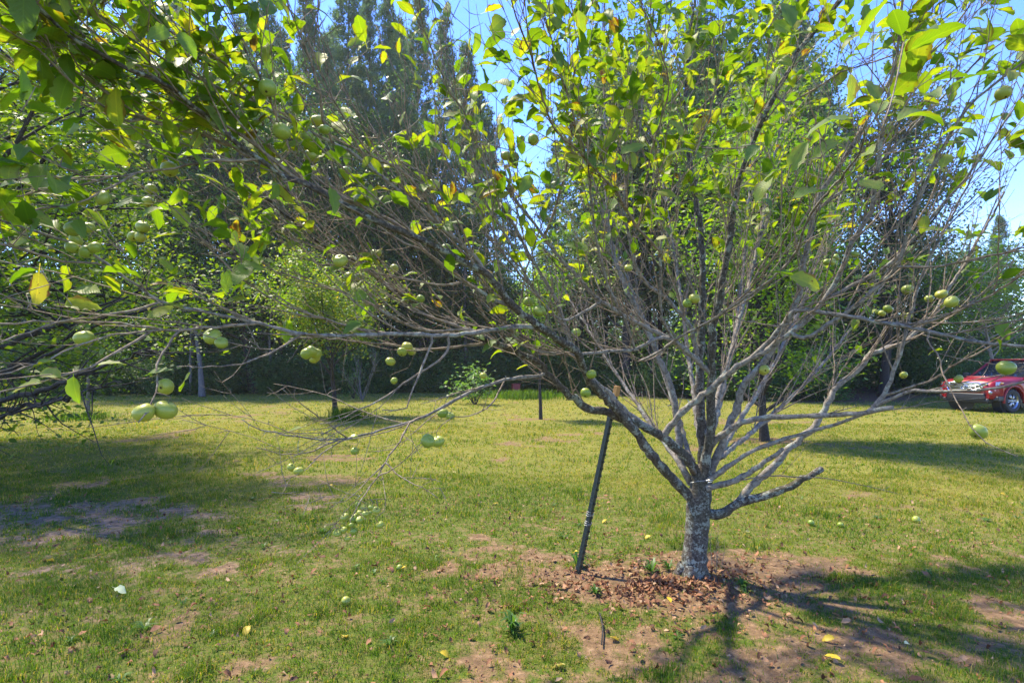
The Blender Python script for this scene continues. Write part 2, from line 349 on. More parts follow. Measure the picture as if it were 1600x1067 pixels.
def ground_z(x, y):
    z = 0.05 * (fbm(x * 0.8, y * 0.8, 5, 4) - 0.5) + 0.018 * (fbm(x * 5, y * 5, 9, 3) - 0.5)
    z = z + 0.05 * np.clip(1 - np.hypot(x - TRUNK[0], y - TRUNK[1]) / 0.7, 0, 1)
    return z
def axis(lo, hi, d, far, ratio):
    a = list(np.arange(lo, hi + 1e-6, d)); s = d
    while a[-1] < far: s *= ratio; a.append(a[-1] + s)
    s, b = d, []
    x = a[0]
    while x > -far: s *= ratio; x -= s; b.append(x)
    return np.array(b[::-1] + a)
gx = axis(-6, 7, 0.06, 600, 1.07); gy = axis(1.5, 10, 0.06, 700, 1.06); gy = gy[gy > -60]
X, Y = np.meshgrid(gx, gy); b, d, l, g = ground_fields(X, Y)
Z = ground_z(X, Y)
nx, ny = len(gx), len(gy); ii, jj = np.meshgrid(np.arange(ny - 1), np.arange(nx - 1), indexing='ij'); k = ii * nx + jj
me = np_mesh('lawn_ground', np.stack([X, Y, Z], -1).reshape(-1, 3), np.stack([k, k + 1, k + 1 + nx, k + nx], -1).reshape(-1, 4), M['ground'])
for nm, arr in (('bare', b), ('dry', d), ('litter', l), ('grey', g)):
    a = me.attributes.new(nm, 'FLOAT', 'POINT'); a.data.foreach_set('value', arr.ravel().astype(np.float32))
tag(link('lawn_ground', me), kind='structure')

# ------------------------------------------------------------------ grass blades
def blades(x, y, h, w, lean, az, tint, name, mat, curl=0.5):
    n = len(x); z = ground_z(x, y) - 0.004
    base = np.stack([x, y, z], -1)
    d = np.stack([np.cos(az), np.sin(az), np.zeros(n)], -1)
    fa = az + math.pi / 2 + rng.normal(0, 0.5, n); s = np.stack([np.cos(fa), np.sin(fa), np.zeros(n)], -1) * (w / 2)[:, None]
    up = np.array([0, 0, 1.0])
    mid = base + d * (lean * h * 0.35)[:, None] + up * (h * 0.58)[:, None]
    tip = base + d * (lean * h * (0.8 + curl))[:, None] + up * (h * np.clip(1.0 - curl * lean * 0.6, 0.35, 1))[:, None]
    v = np.stack([base - s, base + s, mid + s * 0.8, mid - s * 0.8, tip], 1).reshape(-1, 3)
    i = np.arange(n) * 5
    return np_mesh(name, v, [np.stack([i, i + 1, i + 2, i + 3], -1), np.stack([i + 3, i + 2, i + 4], -1)], mat, tint=np.concatenate([tint, tint]))
def wedge(y0, y1, n, p=1.0):
    y = np.sqrt(rng.uniform(y0 ** 2, y1 ** 2, n)); x = rng.uniform(-0.96, 0.96, n) * y
    return x, y
def field(y0, y1, n, h0, w0, tuft, keep_bare=0.06):
    tx, ty = wedge(y0, y1, n // tuft)
    x = np.repeat(tx, tuft) + rng.normal(0, 0.02 + 0.002 * y0, (n // tuft) * tuft); y = np.repeat(ty, tuft) + rng.normal(0, 0.02 + 0.002 * y0, len(x))
    b, dr, li, gr = ground_fields(x, y)
    keep = rng.uniform(0, 1, len(x)) < np.clip(1.0 - 0.92 * b, 0.1, 1) * (1 - 0.92 * li)
    x, y, b, dr = x[keep], y[keep], b[keep], dr[keep]; n = len(x)
    lush = fbm(x * 1.3, y * 1.3, 101, 3)
    clump = sstep(.6, .75, fbm(x * 2.6, y * 2.6, 211, 3)); h = h0 * (0.45 + 0.8 * lush + 0.9 * clump) * rng.uniform(0.5, 1.35, n) * (1 - 0.35 * np.clip(b, 0, 1))
    tint = np.clip(rng.normal(0.30, 0.15, n) + 0.33 * dr + 0.22 * np.clip(b, 0, 1) + 0.5 * (0.5 - lush) + (rng.uniform(0, 1, n) < 0.2) * 0.5, 0, 1)
    return x, y, h, w0 * rng.uniform(0.6, 1.4, n), rng.uniform(0.1, 1.1, n), rng.uniform(0, 2 * np.pi, n), tint
parts = [field(2.35, 4.6, 115000, 0.040, 0.0036, 7), field(4.6, 8.0, 115000, 0.042, 0.0058, 5), field(8, 15, 95000, 0.045, 0.011, 4), field(15, 37, 90000, 0.05, 0.024, 4)]
arr = [np.concatenate([p[k] for p in parts]) for k in range(7)]
tag(link('lawn_grass', blades(*arr, 'lawn_grass', M['grass'])), 'mown yellow-green lawn grass with thin and bare patches', 'grass', kind='stuff')
# longer tufts that a mower leaves: round tree feet and along the wood's edge
def tuft_at(cx, cy, r, n, h, w, t0, name, label, group=None):
    x = cx + rng.normal(0, r, n); y = cy + rng.normal(0, r, n)
    me = blades(x - cx, y - cy, h * rng.uniform(0.5, 1.2, n), w * rng.uniform(0.6, 1.3, n), rng.uniform(0.1, 0.7, n), rng.uniform(0, 6.28, n), np.clip(rng.normal(t0, 0.12, n), 0, 1), name, M['grass'])
    o = link(name, me, None, (cx, cy, 0)); return tag(o, label, 'grass tuft', group, 'stuff')
p = G(545, 655); tuft_at(p[0], p[1], 0.30, 700, 0.42, 0.014, 0.28, 'grass_tuft', 'tall unmown green grass tuft at the foot of the small forked tree')
p = G(128, 655); tuft_at(p[0], p[1], 0.45, 600, 0.26, 0.014, 0.30, 'grass_tuft', 'low green grass tuft round the thin grey trunk at far left')
p = G(816, 622); tuft_at(p[0], p[1], 0.9, 1500, 0.45, 0.03, 0.28, 'grass_tuft', 'bright green long grass strip at the wood edge behind the slim trunk')
# weeds: low rosettes with broad leaves
def rosette(cx, cy, n, L, w, rise, name='weed', label='', group=None, mat='weed'):
    az = rng.uniform(0, 6.28, n); h = L * rng.uniform(0.6, 1.2, n)
    d = np.stack([np.cos(az), np.sin(az), np.zeros(n)], -1); s = np.stack([-np.sin(az), np.cos(az), np.zeros(n)], -1)
    up = np.array([0, 0, 1.0]); r = rise * rng.uniform(0.4, 1.4, n)
    a = d * 0.004; m1 = d * (h * 0.45)[:, None] + up * (h * r)[:, None]; tp = d * h[:, None] + up * (h * r * 0.9)[:, None]
    v = np.stack([a - s * w * 0.15, a + s * w * 0.15, m1 + s * w / 2, m1 - s * w / 2, tp], 1).reshape(-1, 3); v[:, 2] += 0.006
    i = np.arange(n) * 5
    me = np_mesh(name, v, [np.stack([i, i + 1, i + 2, i + 3], -1), np.stack([i + 3, i + 2, i + 4], -1)], M[mat], tint=rng.uniform(0, 1, 2 * n))
    o = link(name, me, None, (cx, cy, float(ground_z(np.array([cx]), np.array([cy]))[0]))); return tag(o, label, 'weed', group)
for (u, v, L, lab) in [(1018, 903, .10, 'bright green broadleaf weed in brown leaves, left of the thick apple trunk'), (1045, 900, .08, 'small yellowish weed in brown leaves close to the thick apple trunk'),
                  (1160, 926, .09, 'bright green weed in brown leaves, right of the thick apple trunk'), (903, 885, .13, 'upright green weed against the leaning metal post foot'),
                  (930, 930, .08, 'pale green weed on bare soil below the leaning metal post'), (800, 985, .12, 'dark green weed rosette in the lawn below the hanging apple cluster')]:
    p = G(u, v); rosette(p[0], p[1], 26, L * .8, L * 0.17, 0.75, 'weed', lab)
for k in range(46):
    x, y = wedge(2.6, 6.5, 1); rosette(x[0], y[0], int(rng.integers(9, 20)), rng.uniform(.04, .075), rng.uniform(.006, .014), rng.uniform(.2, .55), 'weed', 'low broad-bladed green weed growing among the lawn grass', 'weeds in the lawn')

# ------------------------------------------------------------------ apple leaf shapes (shared by hanging and fallen leaves)
def leaf_shape(rg, rows=9, curl=0.36, fold=0.34, ratio=0.56, wav=0.05):
    t = np.linspace(0, 1, rows); w = ratio * 0.5 * np.sin(np.pi * np.clip(t, 0, 1) ** 0.85) ** 0.8
    w[0] = 0.02; w[-1] = 0.006
    k = curl * rg.uniform(0.3, 1.6); ang = k * t * 2.2; x = np.concatenate([[0], np.cumsum(np.cos((ang[1:] + ang[:-1]) / 2))]); z = -np.concatenate([[0], np.cumsum(np.sin((ang[1:] + ang[:-1]) / 2))])
    x, z = x / (rows - 1), z / (rows - 1)
    f = fold * rg.uniform(0.3, 1.6); tw = rg.normal(0, 0.3)
    zig = np.where(np.arange(rows) % 2, 1.07, 0.93); wl, wr = w * (zig + rg.normal(0, 0.07, rows)), w * (zig + rg.normal(0, 0.07, rows))
    V, UV = [], []
    for s, ww in ((-1, wl), (0, w * 0), (1, wr)):
        roll = tw * t
        yy = s * ww * np.cos(f + s * roll); zz = z + ww * np.sin(f + s * roll) + (abs(s) * rg.normal(0, wav, rows) * 0.5)
        V.append(np.stack([x, yy, zz], -1)); UV.append(np.stack([0.5 + s * ww / ratio, t], -1))
    V = np.stack(V, 1).reshape(-1, 3); UV = np.stack(UV, 1).reshape(-1, 2)
    fc = []
    for i in range(rows - 1):
        for c in range(2): a = i * 3 + c; fc.append((a, a + 1, a + 4, a + 3))
    # stalk: a thin flat strip behind the blade
    n = len(V); V = np.vstack([V, [[-0.28, -0.010, 0.05], [-0.28, 0.010, 0.05], [0.0, 0.012, 0.001], [0.0, -0.012, 0.001]]]); UV = np.vstack([UV, np.full((4, 2), (0.5, 0.3))])
    fc.append((n, n + 1, n + 2, n + 3)); V[:, 0] += 0.28
    return V.astype(np.float32), np.array(fc, np.int32), UV.astype(np.float32)
rl = np.random.default_rng(5)
SHAPES = [leaf_shape(rl) for _ in range(30)]
DRY = [leaf_shape(rl, 5, 0.6, 0.45, 0.55, 0.12) for _ in range(12)]
def leaf_mesh_joined(name, pos, axis_, normal, length, tint, shapes, mat, base=(0, 0, 0)):
    n = len(pos); e1 = nrm(axis_); e2 = nrm(np.cross(normal, e1)); e3 = np.cross(e1, e2)
    which = rng.integers(0, len(shapes), n); V, Fc, UVs, T = [], [], [], []; off = 0
    for k, (sv, sf, suv) in enumerate(shapes):
        idx = np.where(which == k)[0]
        if not len(idx): continue
        B = np.stack([e1[idx], e2[idx], e3[idx]], 1)              # rows are the basis
        w = np.einsum('vk,nkc->nvc', sv, B) * length[idx][:, None, None] + pos[idx][:, None]
        V.append(w.reshape(-1, 3)); nv = len(sv)
        Fc.append((sf[None] + (np.arange(len(idx)) * nv)[:, None, None]).reshape(-1, 4) + off); off += nv * len(idx)
        UVs.append(np.tile(suv[sf.ravel()], (len(idx), 1))); T.append(np.repeat(tint[idx], len(sf)))
    return np_mesh(name, np.vstack(V) - np.asarray(base), np.vstack(Fc), mat, uv=np.vstack(UVs), tint=np.concatenate(T))
def single_leaf(name, k, shapes, tint, mat): 
    sv, sf, suv = shapes[k]; return np_mesh(name, sv, sf, mat, uv=suv[sf.ravel()], tint=np.full(len(sf), tint))
def place(o, pos, ax, nm, L):
    e1 = nrm(np.asarray(ax)); e2 = nrm(np.cross(nm, e1)); e3 = np.cross(e1, e2)
    m = Matrix([[e1[0] * L, e2[0] * L, e3[0] * L, pos[0]], [e1[1] * L, e2[1] * L, e3[1] * L, pos[1]], [e1[2] * L, e2[2] * L, e3[2] * L, pos[2]], [0, 0, 0, 1]])
    o.matrix_basis = m

# ------------------------------------------------------------------ leaf litter and fallen leaves
n = 2000
r = np.abs(rng.normal(0, 1, n)); a = rng.uniform(0, 6.28, n)
x = 1.0 + 0.70 * r * np.cos(a); y = 3.88 + 0.34 * r * np.sin(a)
k = (np.hypot(x - TRUNK[0], y - TRUNK[1]) > 0.11) & (fbm(x * 4, y * 4, 61, 3) > 0.33); x, y = x[k], y[k]; n = len(x)
ex = rng.uniform(-0.96, 0.96, 6000) * 6; ey = 2.4 + 4.2 * rng.uniform(0, 1, 6000) ** 1.2; kk = np.abs(ex) < ey * 0.95; ex, ey = ex[kk], ey[kk]
x = np.concatenate([x, ex]); y = np.concatenate([y, ey]); n = len(x)
az = rng.uniform(0, 6.28, n); pos = np.stack([x, y, ground_z(x, y) + rng.uniform(0.004, 0.03, n)], -1)
ax = np.stack([np.cos(az), np.sin(az), rng.normal(0.0, 0.14, n)], -1); nmv = nrm(np.stack([rng.normal(0, .32, n), rng.normal(0, .32, n), np.where(rng.uniform(0, 1, n) < .3, -1, 1) * np.ones(n)], -1))
L = rng.uniform(0.025, 0.06, n) * rng.uniform(.7, 1.2, n); L[-len(ex):] *= rng.choice([.35, .5, .9], len(ex))
tag(link('leaf_litter', leaf_mesh_joined('leaf_litter', pos, ax, nmv, L, np.clip(rng.uniform(0, 1, n), 0, 1), DRY, M['dead_leaf'])), 'curled brown dead leaves littering the soil round the apple trunk', 'leaf litter', kind='stuff')
dead = [single_leaf('dead_leaf', i, DRY, rng.uniform(0.2, 1), M['dead_leaf']) for i in range(8)]
gold = [single_leaf('yellow_leaf', i, SHAPES, rng.uniform(0, 1), M['gold_leaf']) for i in range(8)]
def drop_leaf(u, v, L, meshes, name, label, cat='fallen leaf', group=None):
    p = G(u, v); az = rng.uniform(0, 6.28)
    L = L * .8; o = link(name, meshes[int(rng.integers(len(meshes)))]); z = float(ground_z(p[:1], p[1:2])[0]) + 0.03
    place(o, (p[0], p[1], z), (math.cos(az), math.sin(az), rng.normal(0, .1)), nrm(np.array([rng.normal(0, .25), rng.normal(0, .25) - 0.25, 1.0])), L)
    return tag(o, label, cat, group)
YL = [(1043, 942, .075, 'golden yellow fallen leaf lying on the brown litter left of the trunk'), (682, 1027, .085, 'bright yellow fallen leaf at the bottom of the lawn, lower middle'),
      (638, 892, .075, 'orange-yellow fallen leaf beside a fallen green apple in mid lawn'), (1020, 843, .085, 'pale yellow fallen leaf on bare soil behind the leaning post'),
      (1163, 836, .08, 'yellow fallen leaf on the sand just right of the apple trunk'), (1310, 1003, .09, 'greenish yellow fallen leaf on bare ground at lower right'),
      (1320, 1043, .10, 'long yellow fallen leaf near the bottom edge, lower right'), (950, 1005, .085, 'cream fallen leaf in front of the leaf litter, bottom centre'),
      (492, 815, .08, 'yellow fallen leaf in shaded grass left of the hanging apple cluster'), (520, 762, .08, 'yellow and green fallen leaf in the lawn above the apple cluster'),
      (390, 982, .10, 'olive yellow fallen leaf on a bare spot, lower left lawn'), (70, 880, .10, 'pale yellow fallen leaf on the grey sandy patch at left'),
      (383, 776, .09, 'small yellow fallen leaf in the tree shade, left lawn'), (950, 816, .08, 'small yellow fallen leaf in sunlit grass right of the leaning post'),
      (780, 788, .08, 'tiny yellow fallen leaf in the open lawn left of the post'), (705, 740, .10, 'yellow fallen leaf in the sunlit lawn beyond the apple cluster'),
      (1560, 775, .10, 'yellow fallen leaf in the lawn at far right'), (890, 1045, .10, 'green and yellow fallen leaf at the bottom edge, centre'), (535, 1005, .09, 'yellow fallen leaf half hidden in grass, bottom left of centre'),
      (905, 866, .06, 'small yellow leaf on the ground left of the post foot')]
for u, v, L, lab in YL: drop_leaf(u, v, L, gold, 'yellow_leaf', lab)
o = link('pale_leaf', single_leaf('pale_leaf', 3, SHAPES, 1.0, plain('pale_leaf_skin', (0.33, 0.38, 0.21), 0.8))); p = G(175, 928)
place(o, (p[0], p[1], 0.045), (0.9, -0.3, 0.02), (0.1, -0.2, 0.9), 0.10); tag(o, 'large pale upturned fallen leaf in the grass at lower left', 'fallen leaf')
o = link('pale_leaf', o.data); p = G(1412, 1018) ; place(o, (p[0], p[1], 0.04), (0.8, 0.5, 0.02), (0.1, -0.1, 0.9), 0.05); tag(o, 'small pale upturned leaf in thin grass at lower right', 'fallen leaf')
for (u, v, L, lab) in [(1438, 899, .10, 'orange brown fallen leaf alone in the grass right of the bare soil'), (1359, 997, .085, 'rusty orange curled leaf on bare ground at lower right'), (180, 1030, .085, 'brown curled leaf near the bottom edge at lower left'),
                       (257, 983, .08, 'brown leaf with raised edge in dark grass, lower left'), (1393, 940, .08, 'tan curled leaf among grass clumps right of the soil'), (66, 1000, .09, 'tan folded leaf at the left edge of the lawn')]:
    drop_leaf(u, v, L, dead, 'brown_leaf', lab)
for k in range(60):
    u, v = rng.uniform(30, 1580), 880 + 180 * rng.uniform(0, 1)
    if 880 < u < 1240 and v < 960: continue
    drop_leaf(u, v, rng.uniform(.045, .08), dead, 'brown_leaf', 'small curled brown dead leaf lying in the lawn', group='brown leaves scattered on the lawn')
tb = Tubes(); p = G(937, 965); q = G(940, 1012)
tb.add(smooth_path(np.array([[p[0], p[1], .03], [(p[0] + q[0]) / 2 + .012, (p[1] + q[1]) / 2, .025], [q[0], q[1], .02]]), .03), [0.005], 5)
tag(link('fallen_twig', tb.mesh('fallen_twig', M['dark_bark'])), 'thin dark fallen twig lying on the soil in front of the litter', 'twig')
# ================================================================== THE APPLE TREE
rt = np.random.default_rng(23)
apple_tree = empty('apple_tree', (TRUNK[0], TRUNK[1], 0), 'large spreading apple tree with grey lichen trunk, many bare twigs and green apples', 'tree')
TB = np.array([TRUNK[0], TRUNK[1], 0.0])
SK_P, SK_R = [], []                                  # skeleton points and radii of every limb so far
tb = Tubes()
tp = smooth_path(np.array([[*P(1080, 913, 4.02), .118], [*P(1082, 900, 4.02), .102], [*P(1085, 870, 4.02), .086], [*P(1089, 825, 4.02), .080], [*P(1092, 785, 4.02), .085], [*P(1096, 750, 4.02), .072], [*P(1098, 728, 4.02), .05]]), 0.035)
tb.add(tp[:, :3], tp[:, 3], 18, 0.028, rt)
for k in range(5):                                    # root flare
    a = k * 1.3 + .4; b = P(1082, 905, 4.02); d = np.array([math.cos(a), math.sin(a), 0])
    tb.add(smooth_path(np.array([b + d * .05 + [0, 0, .10], b + d * .10 + [0, 0, .025], b + d * .19 + [0, 0, -.02]]), .03), np.linspace(.055, .02, len(smooth_path(np.array([b + d * .05 + [0, 0, .10], b + d * .10 + [0, 0, .025], b + d * .19 + [0, 0, -.02]]), .03))), 8, .05, rt)
link('trunk', tb.mesh('trunk', M['bark'], TB), apple_tree)
for p, r in zip(tp[6:, :3], tp[6:, 3]): SK_P.append(p); SK_R.append(r)

def limb_path(pts, Y1=None, snap=True):
    pts = [tuple(p) for p in pts]; W3 = []
    head = None
    if snap:
        S = np.array(SK_P); px = proj(S); d = np.hypot(px[:, 0] - pts[0][0], px[:, 1] - pts[0][1])
        d = d + (0 if len(pts[0]) < 3 else 60 * np.abs(S[:, 1] - pts[0][2]))
        i = int(np.argmin(d)); head = (*proj(S[i]), S[i, 1])
        if len(pts[0]) < 3 and d[i] < 14: pts = pts[1:]
    if head is not None: pts = [head] + pts
    if Y1 is not None and len(pts[-1]) < 3: pts[-1] = (pts[-1][0], pts[-1][1], Y1)
    uv = np.array([p[:2] for p in pts], float); s = np.concatenate([[0], np.cumsum(np.hypot(*np.diff(uv, axis=0).T))])
    kn = [i for i, p in enumerate(pts) if len(p) > 2]
    Yv = np.interp(s, s[kn], [pts[i][2] for i in kn])
    return np.array([P(u, v, y) for (u, v), y in zip(uv, Yv)])

LIMBS = []
def limb(pts, r0, r1, Y1=None, leafy=1.0, tw=1.0, snap=True, cut=False, thick=False):
    p = limb_path(pts, Y1, snap); n = len(p)
    s = np.concatenate([[0], np.cumsum(np.linalg.norm(np.diff(p, axis=0), axis=1))]); s /= s[-1]
    q = smooth_path(np.column_stack([p, r0 + (r1 - r0) * s ** 0.85]), 0.045)
    q[1:-1, :3] += rt.normal(0, 0.0022 if r0 < .02 else .004, (len(q) - 2, 3))
    LIMBS.append((q, leafy, tw, cut, thick))
    for a in q[1:]: SK_P.append(a[:3]); SK_R.append(a[3])

# --- main scaffold limbs, traced from the photograph at their own depths
limb([(1083, 782, 4.02), (1060, 757, 3.98), (1034, 729), (1016, 708), (986, 667), (952, 627, 3.62), (925, 600), (901, 552), (864, 525, 3.05), (834, 502), (800, 478), (766, 431), (719, 407), (660, 375), (597, 350, 2.3), (540, 321), (470, 285), (405, 250), (320, 182), (263, 135), (202, 105), (148, 81), (101, 54), (50, 7, 1.5), (20, -30, 1.38)], .037, .0035, leafy=1.0, tw=.85, snap=False, thick=True)
limb([(1090, 742, 4.02), (1073, 715), (1057, 701), (1034, 681), (1003, 666, 3.85), (985, 657), (970, 653), (951, 645), (925, 639), (897, 624), (869, 596, 3.5), (848, 574), (831, 561), (803, 548), (770, 535), (720, 512), (660, 478), (612, 450), (560, 410), (505, 385, 2.7), (440, 330), (380, 290, 2.4)], .036, .004, leafy=.7, tw=1.2, snap=False, thick=True)
limb([(1016, 672), (981, 644), (956, 620), (930, 598), (905, 565), (885, 520), (870, 470), (840, 420), (800, 350), (770, 300), (740, 240), (720, 190)], .022, .003, Y1=3.3, thick=True)
limb([(1097, 742, 4.03), (1098, 701), (1095, 644), (1092, 600), (1095, 540), (1097, 485), (1098, 434), (1094, 350), (1082, 280), (1072, 200), (1075, 100), (1085, 0), (1090, -60)], .036, .006, Y1=4.1, snap=False, thick=True)
limb([(1101, 742, 3.98), (1105, 711), (1111, 667), (1111, 617), (1113, 552), (1114, 512), (1127, 451), (1141, 367, 3.55), (1151, 304), (1161, 270), (1195, 179), (1239, 98), (1269, 54), (1313, 3), (1345, -40)], .035, .008, Y1=2.9, snap=False, thick=True)
limb([(1108, 745, 4.05), (1121, 711), (1135, 674), (1152, 634), (1163, 600), (1195, 563), (1222, 520), (1245, 470), (1255, 420), (1275, 318), (1296, 280), (1330, 230), (1364, 165), (1391, 125), (1415, 75), (1435, 34), (1450, -20)], .029, .007, Y1=3.1, snap=False, thick=True)
limb([(1080, 757, 4.1), (1064, 718), (1057, 651), (1047, 600), (1030, 560), (1010, 510), (996, 485), (970, 430), (952, 370), (946, 250), (944, 100), (945, -20)], .026, .004, Y1=4.5, snap=False, thick=True)
limb([(1100, 802, 4.0), (1118, 804), (1135, 799), (1155, 786), (1202, 772), (1236, 759), (1262, 744), (1284, 732)], .036, .021, Y1=3.75, leafy=0, tw=0, snap=False, cut=True, thick=True)
limb([(1152, 786, 3.96), (1175, 760), (1202, 735), (1236, 698), (1270, 667), (1289, 640), (1303, 610), (1340, 576), (1364, 552), (1411, 536), (1450, 500), (1490, 440), (1520, 390), (1570, 300)], .030, .005, Y1=3.5, thick=True)
limb([(1105, 762, 3.95), (1135, 755), (1169, 738), (1202, 715), (1223, 701)], .024, .013, Y1=3.6, leafy=0, tw=.2, snap=False, cut=True, thick=True)
limb([(1105, 752, 3.95), (1128, 735), (1169, 708), (1202, 694), (1250, 679), (1290, 668), (1323, 657), (1352, 646)], .019, .008, Y1=3.3, leafy=0, tw=.2, snap=False, thick=True)
limb([(1112, 695, 3.98), (1135, 674), (1169, 657), (1202, 652), (1236, 651), (1300, 649), (1350, 645), (1394, 637)], .023, .013, Y1=3.1, leafy=0, tw=.25, snap=False, cut=True, thick=True)
limb([(1353, 643), (1381, 617), (1401, 569), (1411, 539), (1425, 480), (1445, 420), (1490, 330), (1530, 250)], .014, .003, Y1=2.9)
limb([(1356, 642), (1397, 620), (1428, 610), (1465, 611), (1509, 610), (1560, 606), (1610, 594), (1680, 570)], .011, .004, Y1=2.5, leafy=.2, tw=.35)
limb([(1384, 616), (1451, 596), (1482, 576), (1540, 545), (1620, 500)], .008, .003, Y1=2.6, leafy=.5, tw=.6)
limb([(1034, 681), (1067, 643), (1111, 607), (1151, 573), (1195, 549), (1235, 520, 3.3), (1262, 500), (1296, 456), (1320, 410), (1335, 370), (1355, 342), (1367, 300), (1374, 236), (1385, 180), (1397, 105), (1407, 37), (1412, -30)], .024, .005, Y1=2.5, thick=True)
limb([(1175, 565), (1205, 530), (1225, 505), (1242, 485), (1276, 487), (1330, 495), (1381, 505), (1438, 515), (1499, 529), (1549, 537), (1620, 541), (1720, 535)], .017, .006, Y1=2.35, leafy=.35, tw=.5)
limb([(1235, 522), (1255, 528), (1282, 515), (1340, 475), (1372, 447), (1400, 417), (1417, 370), (1427, 332), (1442, 300), (1455, 262), (1475, 225), (1495, 190), (1525, 155), (1562, 125), (1610, 90)], .014, .004, Y1=2.3)
limb([(1395, 140), (1450, 87), (1480, 60), (1500, 32), (1522, 0), (1540, -40)], .006, .002, Y1=2.3)
limb([(1262, 345), (1275, 330), (1350, 275), (1372, 257), (1412, 215), (1440, 185), (1475, 150), (1505, 117), (1545, 82), (1610, 35)], .011, .003, Y1=2.7)
limb([(1300, 470), (1380, 420), (1420, 380), (1462, 332), (1500, 290), (1530, 250), (1570, 190), (1620, 120)], .012, .003, Y1=2.6)
limb([(1238, 160), (1312, 115), (1395, 87), (1450, 50), (1500, 10)], .006, .002, Y1=2.4)
limb([(1398, 417), (1475, 415), (1532, 402), (1600, 392), (1680, 375)], .007, .003, Y1=2.4)
limb([(1425, 513), (1487, 490), (1537, 467), (1600, 427), (1660, 380)], .008, .003, Y1=2.2)
limb([(1446, 517), (1448, 530), (1465, 552), (1475, 586), (1495, 627), (1516, 664), (1539, 691), (1590, 713)], .005, .0018, Y1=2.35, leafy=0, tw=.12)
limb([(1110, 590), (1077, 552), (1047, 530), (1015, 515), (980, 497), (950, 477), (922, 457), (902, 432), (872, 400), (835, 350), (800, 307), (760, 250), (715, 165), (690, 90)], .019, .003, Y1=2.9)
limb([(852, 372), (862, 342), (872, 312), (880, 282), (886, 250), (894, 202), (896, 135), (905, 67), (908, -10)], .009, .003, Y1=2.6)
limb([(1096, 560), (1080, 515), (1065, 492), (1040, 465), (1015, 447), (995, 420), (985, 380), (975, 320), (985, 260), (1000, 200), (1006, 128), (1019, 34), (1023, -30)], .017, .004, Y1=3.2)
limb([(1077, 552), (1052, 532), (1026, 529), (992, 546), (952, 549), (901, 554), (867, 552), (834, 546), (810, 532), (786, 498), (760, 460), (735, 400), (700, 340), (650, 270)], .014, .003, Y1=2.6, leafy=.6)
limb([(1050, 531), (1040, 510), (1032, 482), (1032, 400), (1035, 370), (1042, 317), (1062, 282), (1100, 210), (1120, 120), (1130, 40)], .010, .003, Y1=2.5)
limb([(1031, 400), (1030, 392), (992, 350), (969, 310), (928, 263), (901, 233), (867, 202), (844, 142), (827, 78), (807, 27), (795, -30)], .009, .0025, Y1=1.9)
limb([(992, 546), (980, 507), (965, 480), (950, 445), (937, 400), (927, 345), (921, 282), (915, 240), (890, 160), (870, 90), (850, 20)], .010, .0025, Y1=2.3)
limb([(1040, 545), (1020, 560), (1002, 564), (989, 559), (985, 540), (990, 510), (975, 470)], .007, .002, Y1=3.0, leafy=.2, tw=.4)
limb([(1002, 564), (1030, 549), (1070, 522), (1121, 495), (1160, 468), (1200, 440), (1240, 400), (1267, 335), (1307, 287), (1345, 235), (1354, 190)], .010, .0028, Y1=1.5, leafy=.8, tw=.55)
limb([(1121, 495), (1171, 452), (1218, 389), (1250, 320), (1270, 250)], .007, .002, Y1=2.1, leafy=.8, tw=.6)
limb([(1126, 492), (1165, 500), (1200, 508), (1235, 506), (1262, 490), (1300, 470)], .005, .002, Y1=2.6, leafy=.3, tw=.5)
limb([(1000, 350), (1015, 250), (1029, 202), (1045, 135), (1029, 67), (1000, 5), (990, -40)], .007, .002, Y1=2.3)
limb([(930, 475), (880, 500), (840, 460), (812, 412), (795, 375), (775, 345), (750, 290), (732, 189), (705, 148), (678, 84), (662, 44), (652, -20)], .010, .0025, Y1=2.1)
limb([(840, 460), (790, 400), (760, 340), (720, 290), (690, 240), (650, 170)], .008, .002, Y1=2.9)
# left side: long flat limb and its forks
limb([(866, 526), (834, 512), (800, 512), (749, 519), (699, 525), (631, 522), (530, 525), (472, 522, 2.25), (439, 515), (405, 505), (371, 498), (321, 488), (287, 482), (250, 471), (216, 448), (182, 424), (150, 400), (110, 378), (40, 357), (-30, 335)], .0145, .003, Y1=1.55, leafy=.7, tw=.45)
limb([(405, 505), (356, 510), (321, 512), (256, 515), (189, 505), (135, 503), (0, 506), (-70, 510)], .0065, .002, Y1=1.5, leafy=.5, tw=.4)
limb([(253, 473), (202, 485), (148, 495), (94, 503), (0, 532), (-60, 550)], .005, .002, Y1=1.45, leafy=.5, tw=.4)
limb([(182, 424), (150, 412), (100, 408), (30, 390), (-40, 375)], .004, .0018, Y1=1.4, leafy=.9, tw=.6)
limb([(290, 512), (263, 539), (246, 569), (245, 613), (236, 633), (216, 660)], .005, .002, Y1=1.66, leafy=0, tw=.05)
limb([(250, 516), (200, 521), (148, 530), (80, 560), (20, 580), (-40, 600)], .004, .0018, Y1=1.4, leafy=.4, tw=.4)
limb([(233, 521), (189, 546), (142, 573), (84, 593), (0, 612), (-60, 620)], .005, .002, Y1=1.5, leafy=.5, tw=.35)
limb([(466, 524), (432, 546), (405, 559), (358, 571), (277, 573)], .005, .0018, Y1=1.75, leafy=.4, tw=.2)
limb([(770, 545), (669, 545), (612, 539), (556, 534), (500, 528), (440, 528)], .009, .003, Y1=2.7, leafy=.1, tw=.4)
limb([(850, 588), (844, 587), (800, 591), (766, 600), (719, 620), (665, 650), (597, 671), (530, 687), (472, 682), (405, 671), (378, 655)], .013, .002, Y1=2.3, leafy=0, tw=.35)
limb([(540, 682), (483, 640), (442, 608)], .004, .0015, Y1=2.2, leafy=0, tw=.2)
limb([(532, 690), (480, 707), (440, 708), (400, 699)], .004, .0015, Y1=2.2, leafy=0, tw=.5)
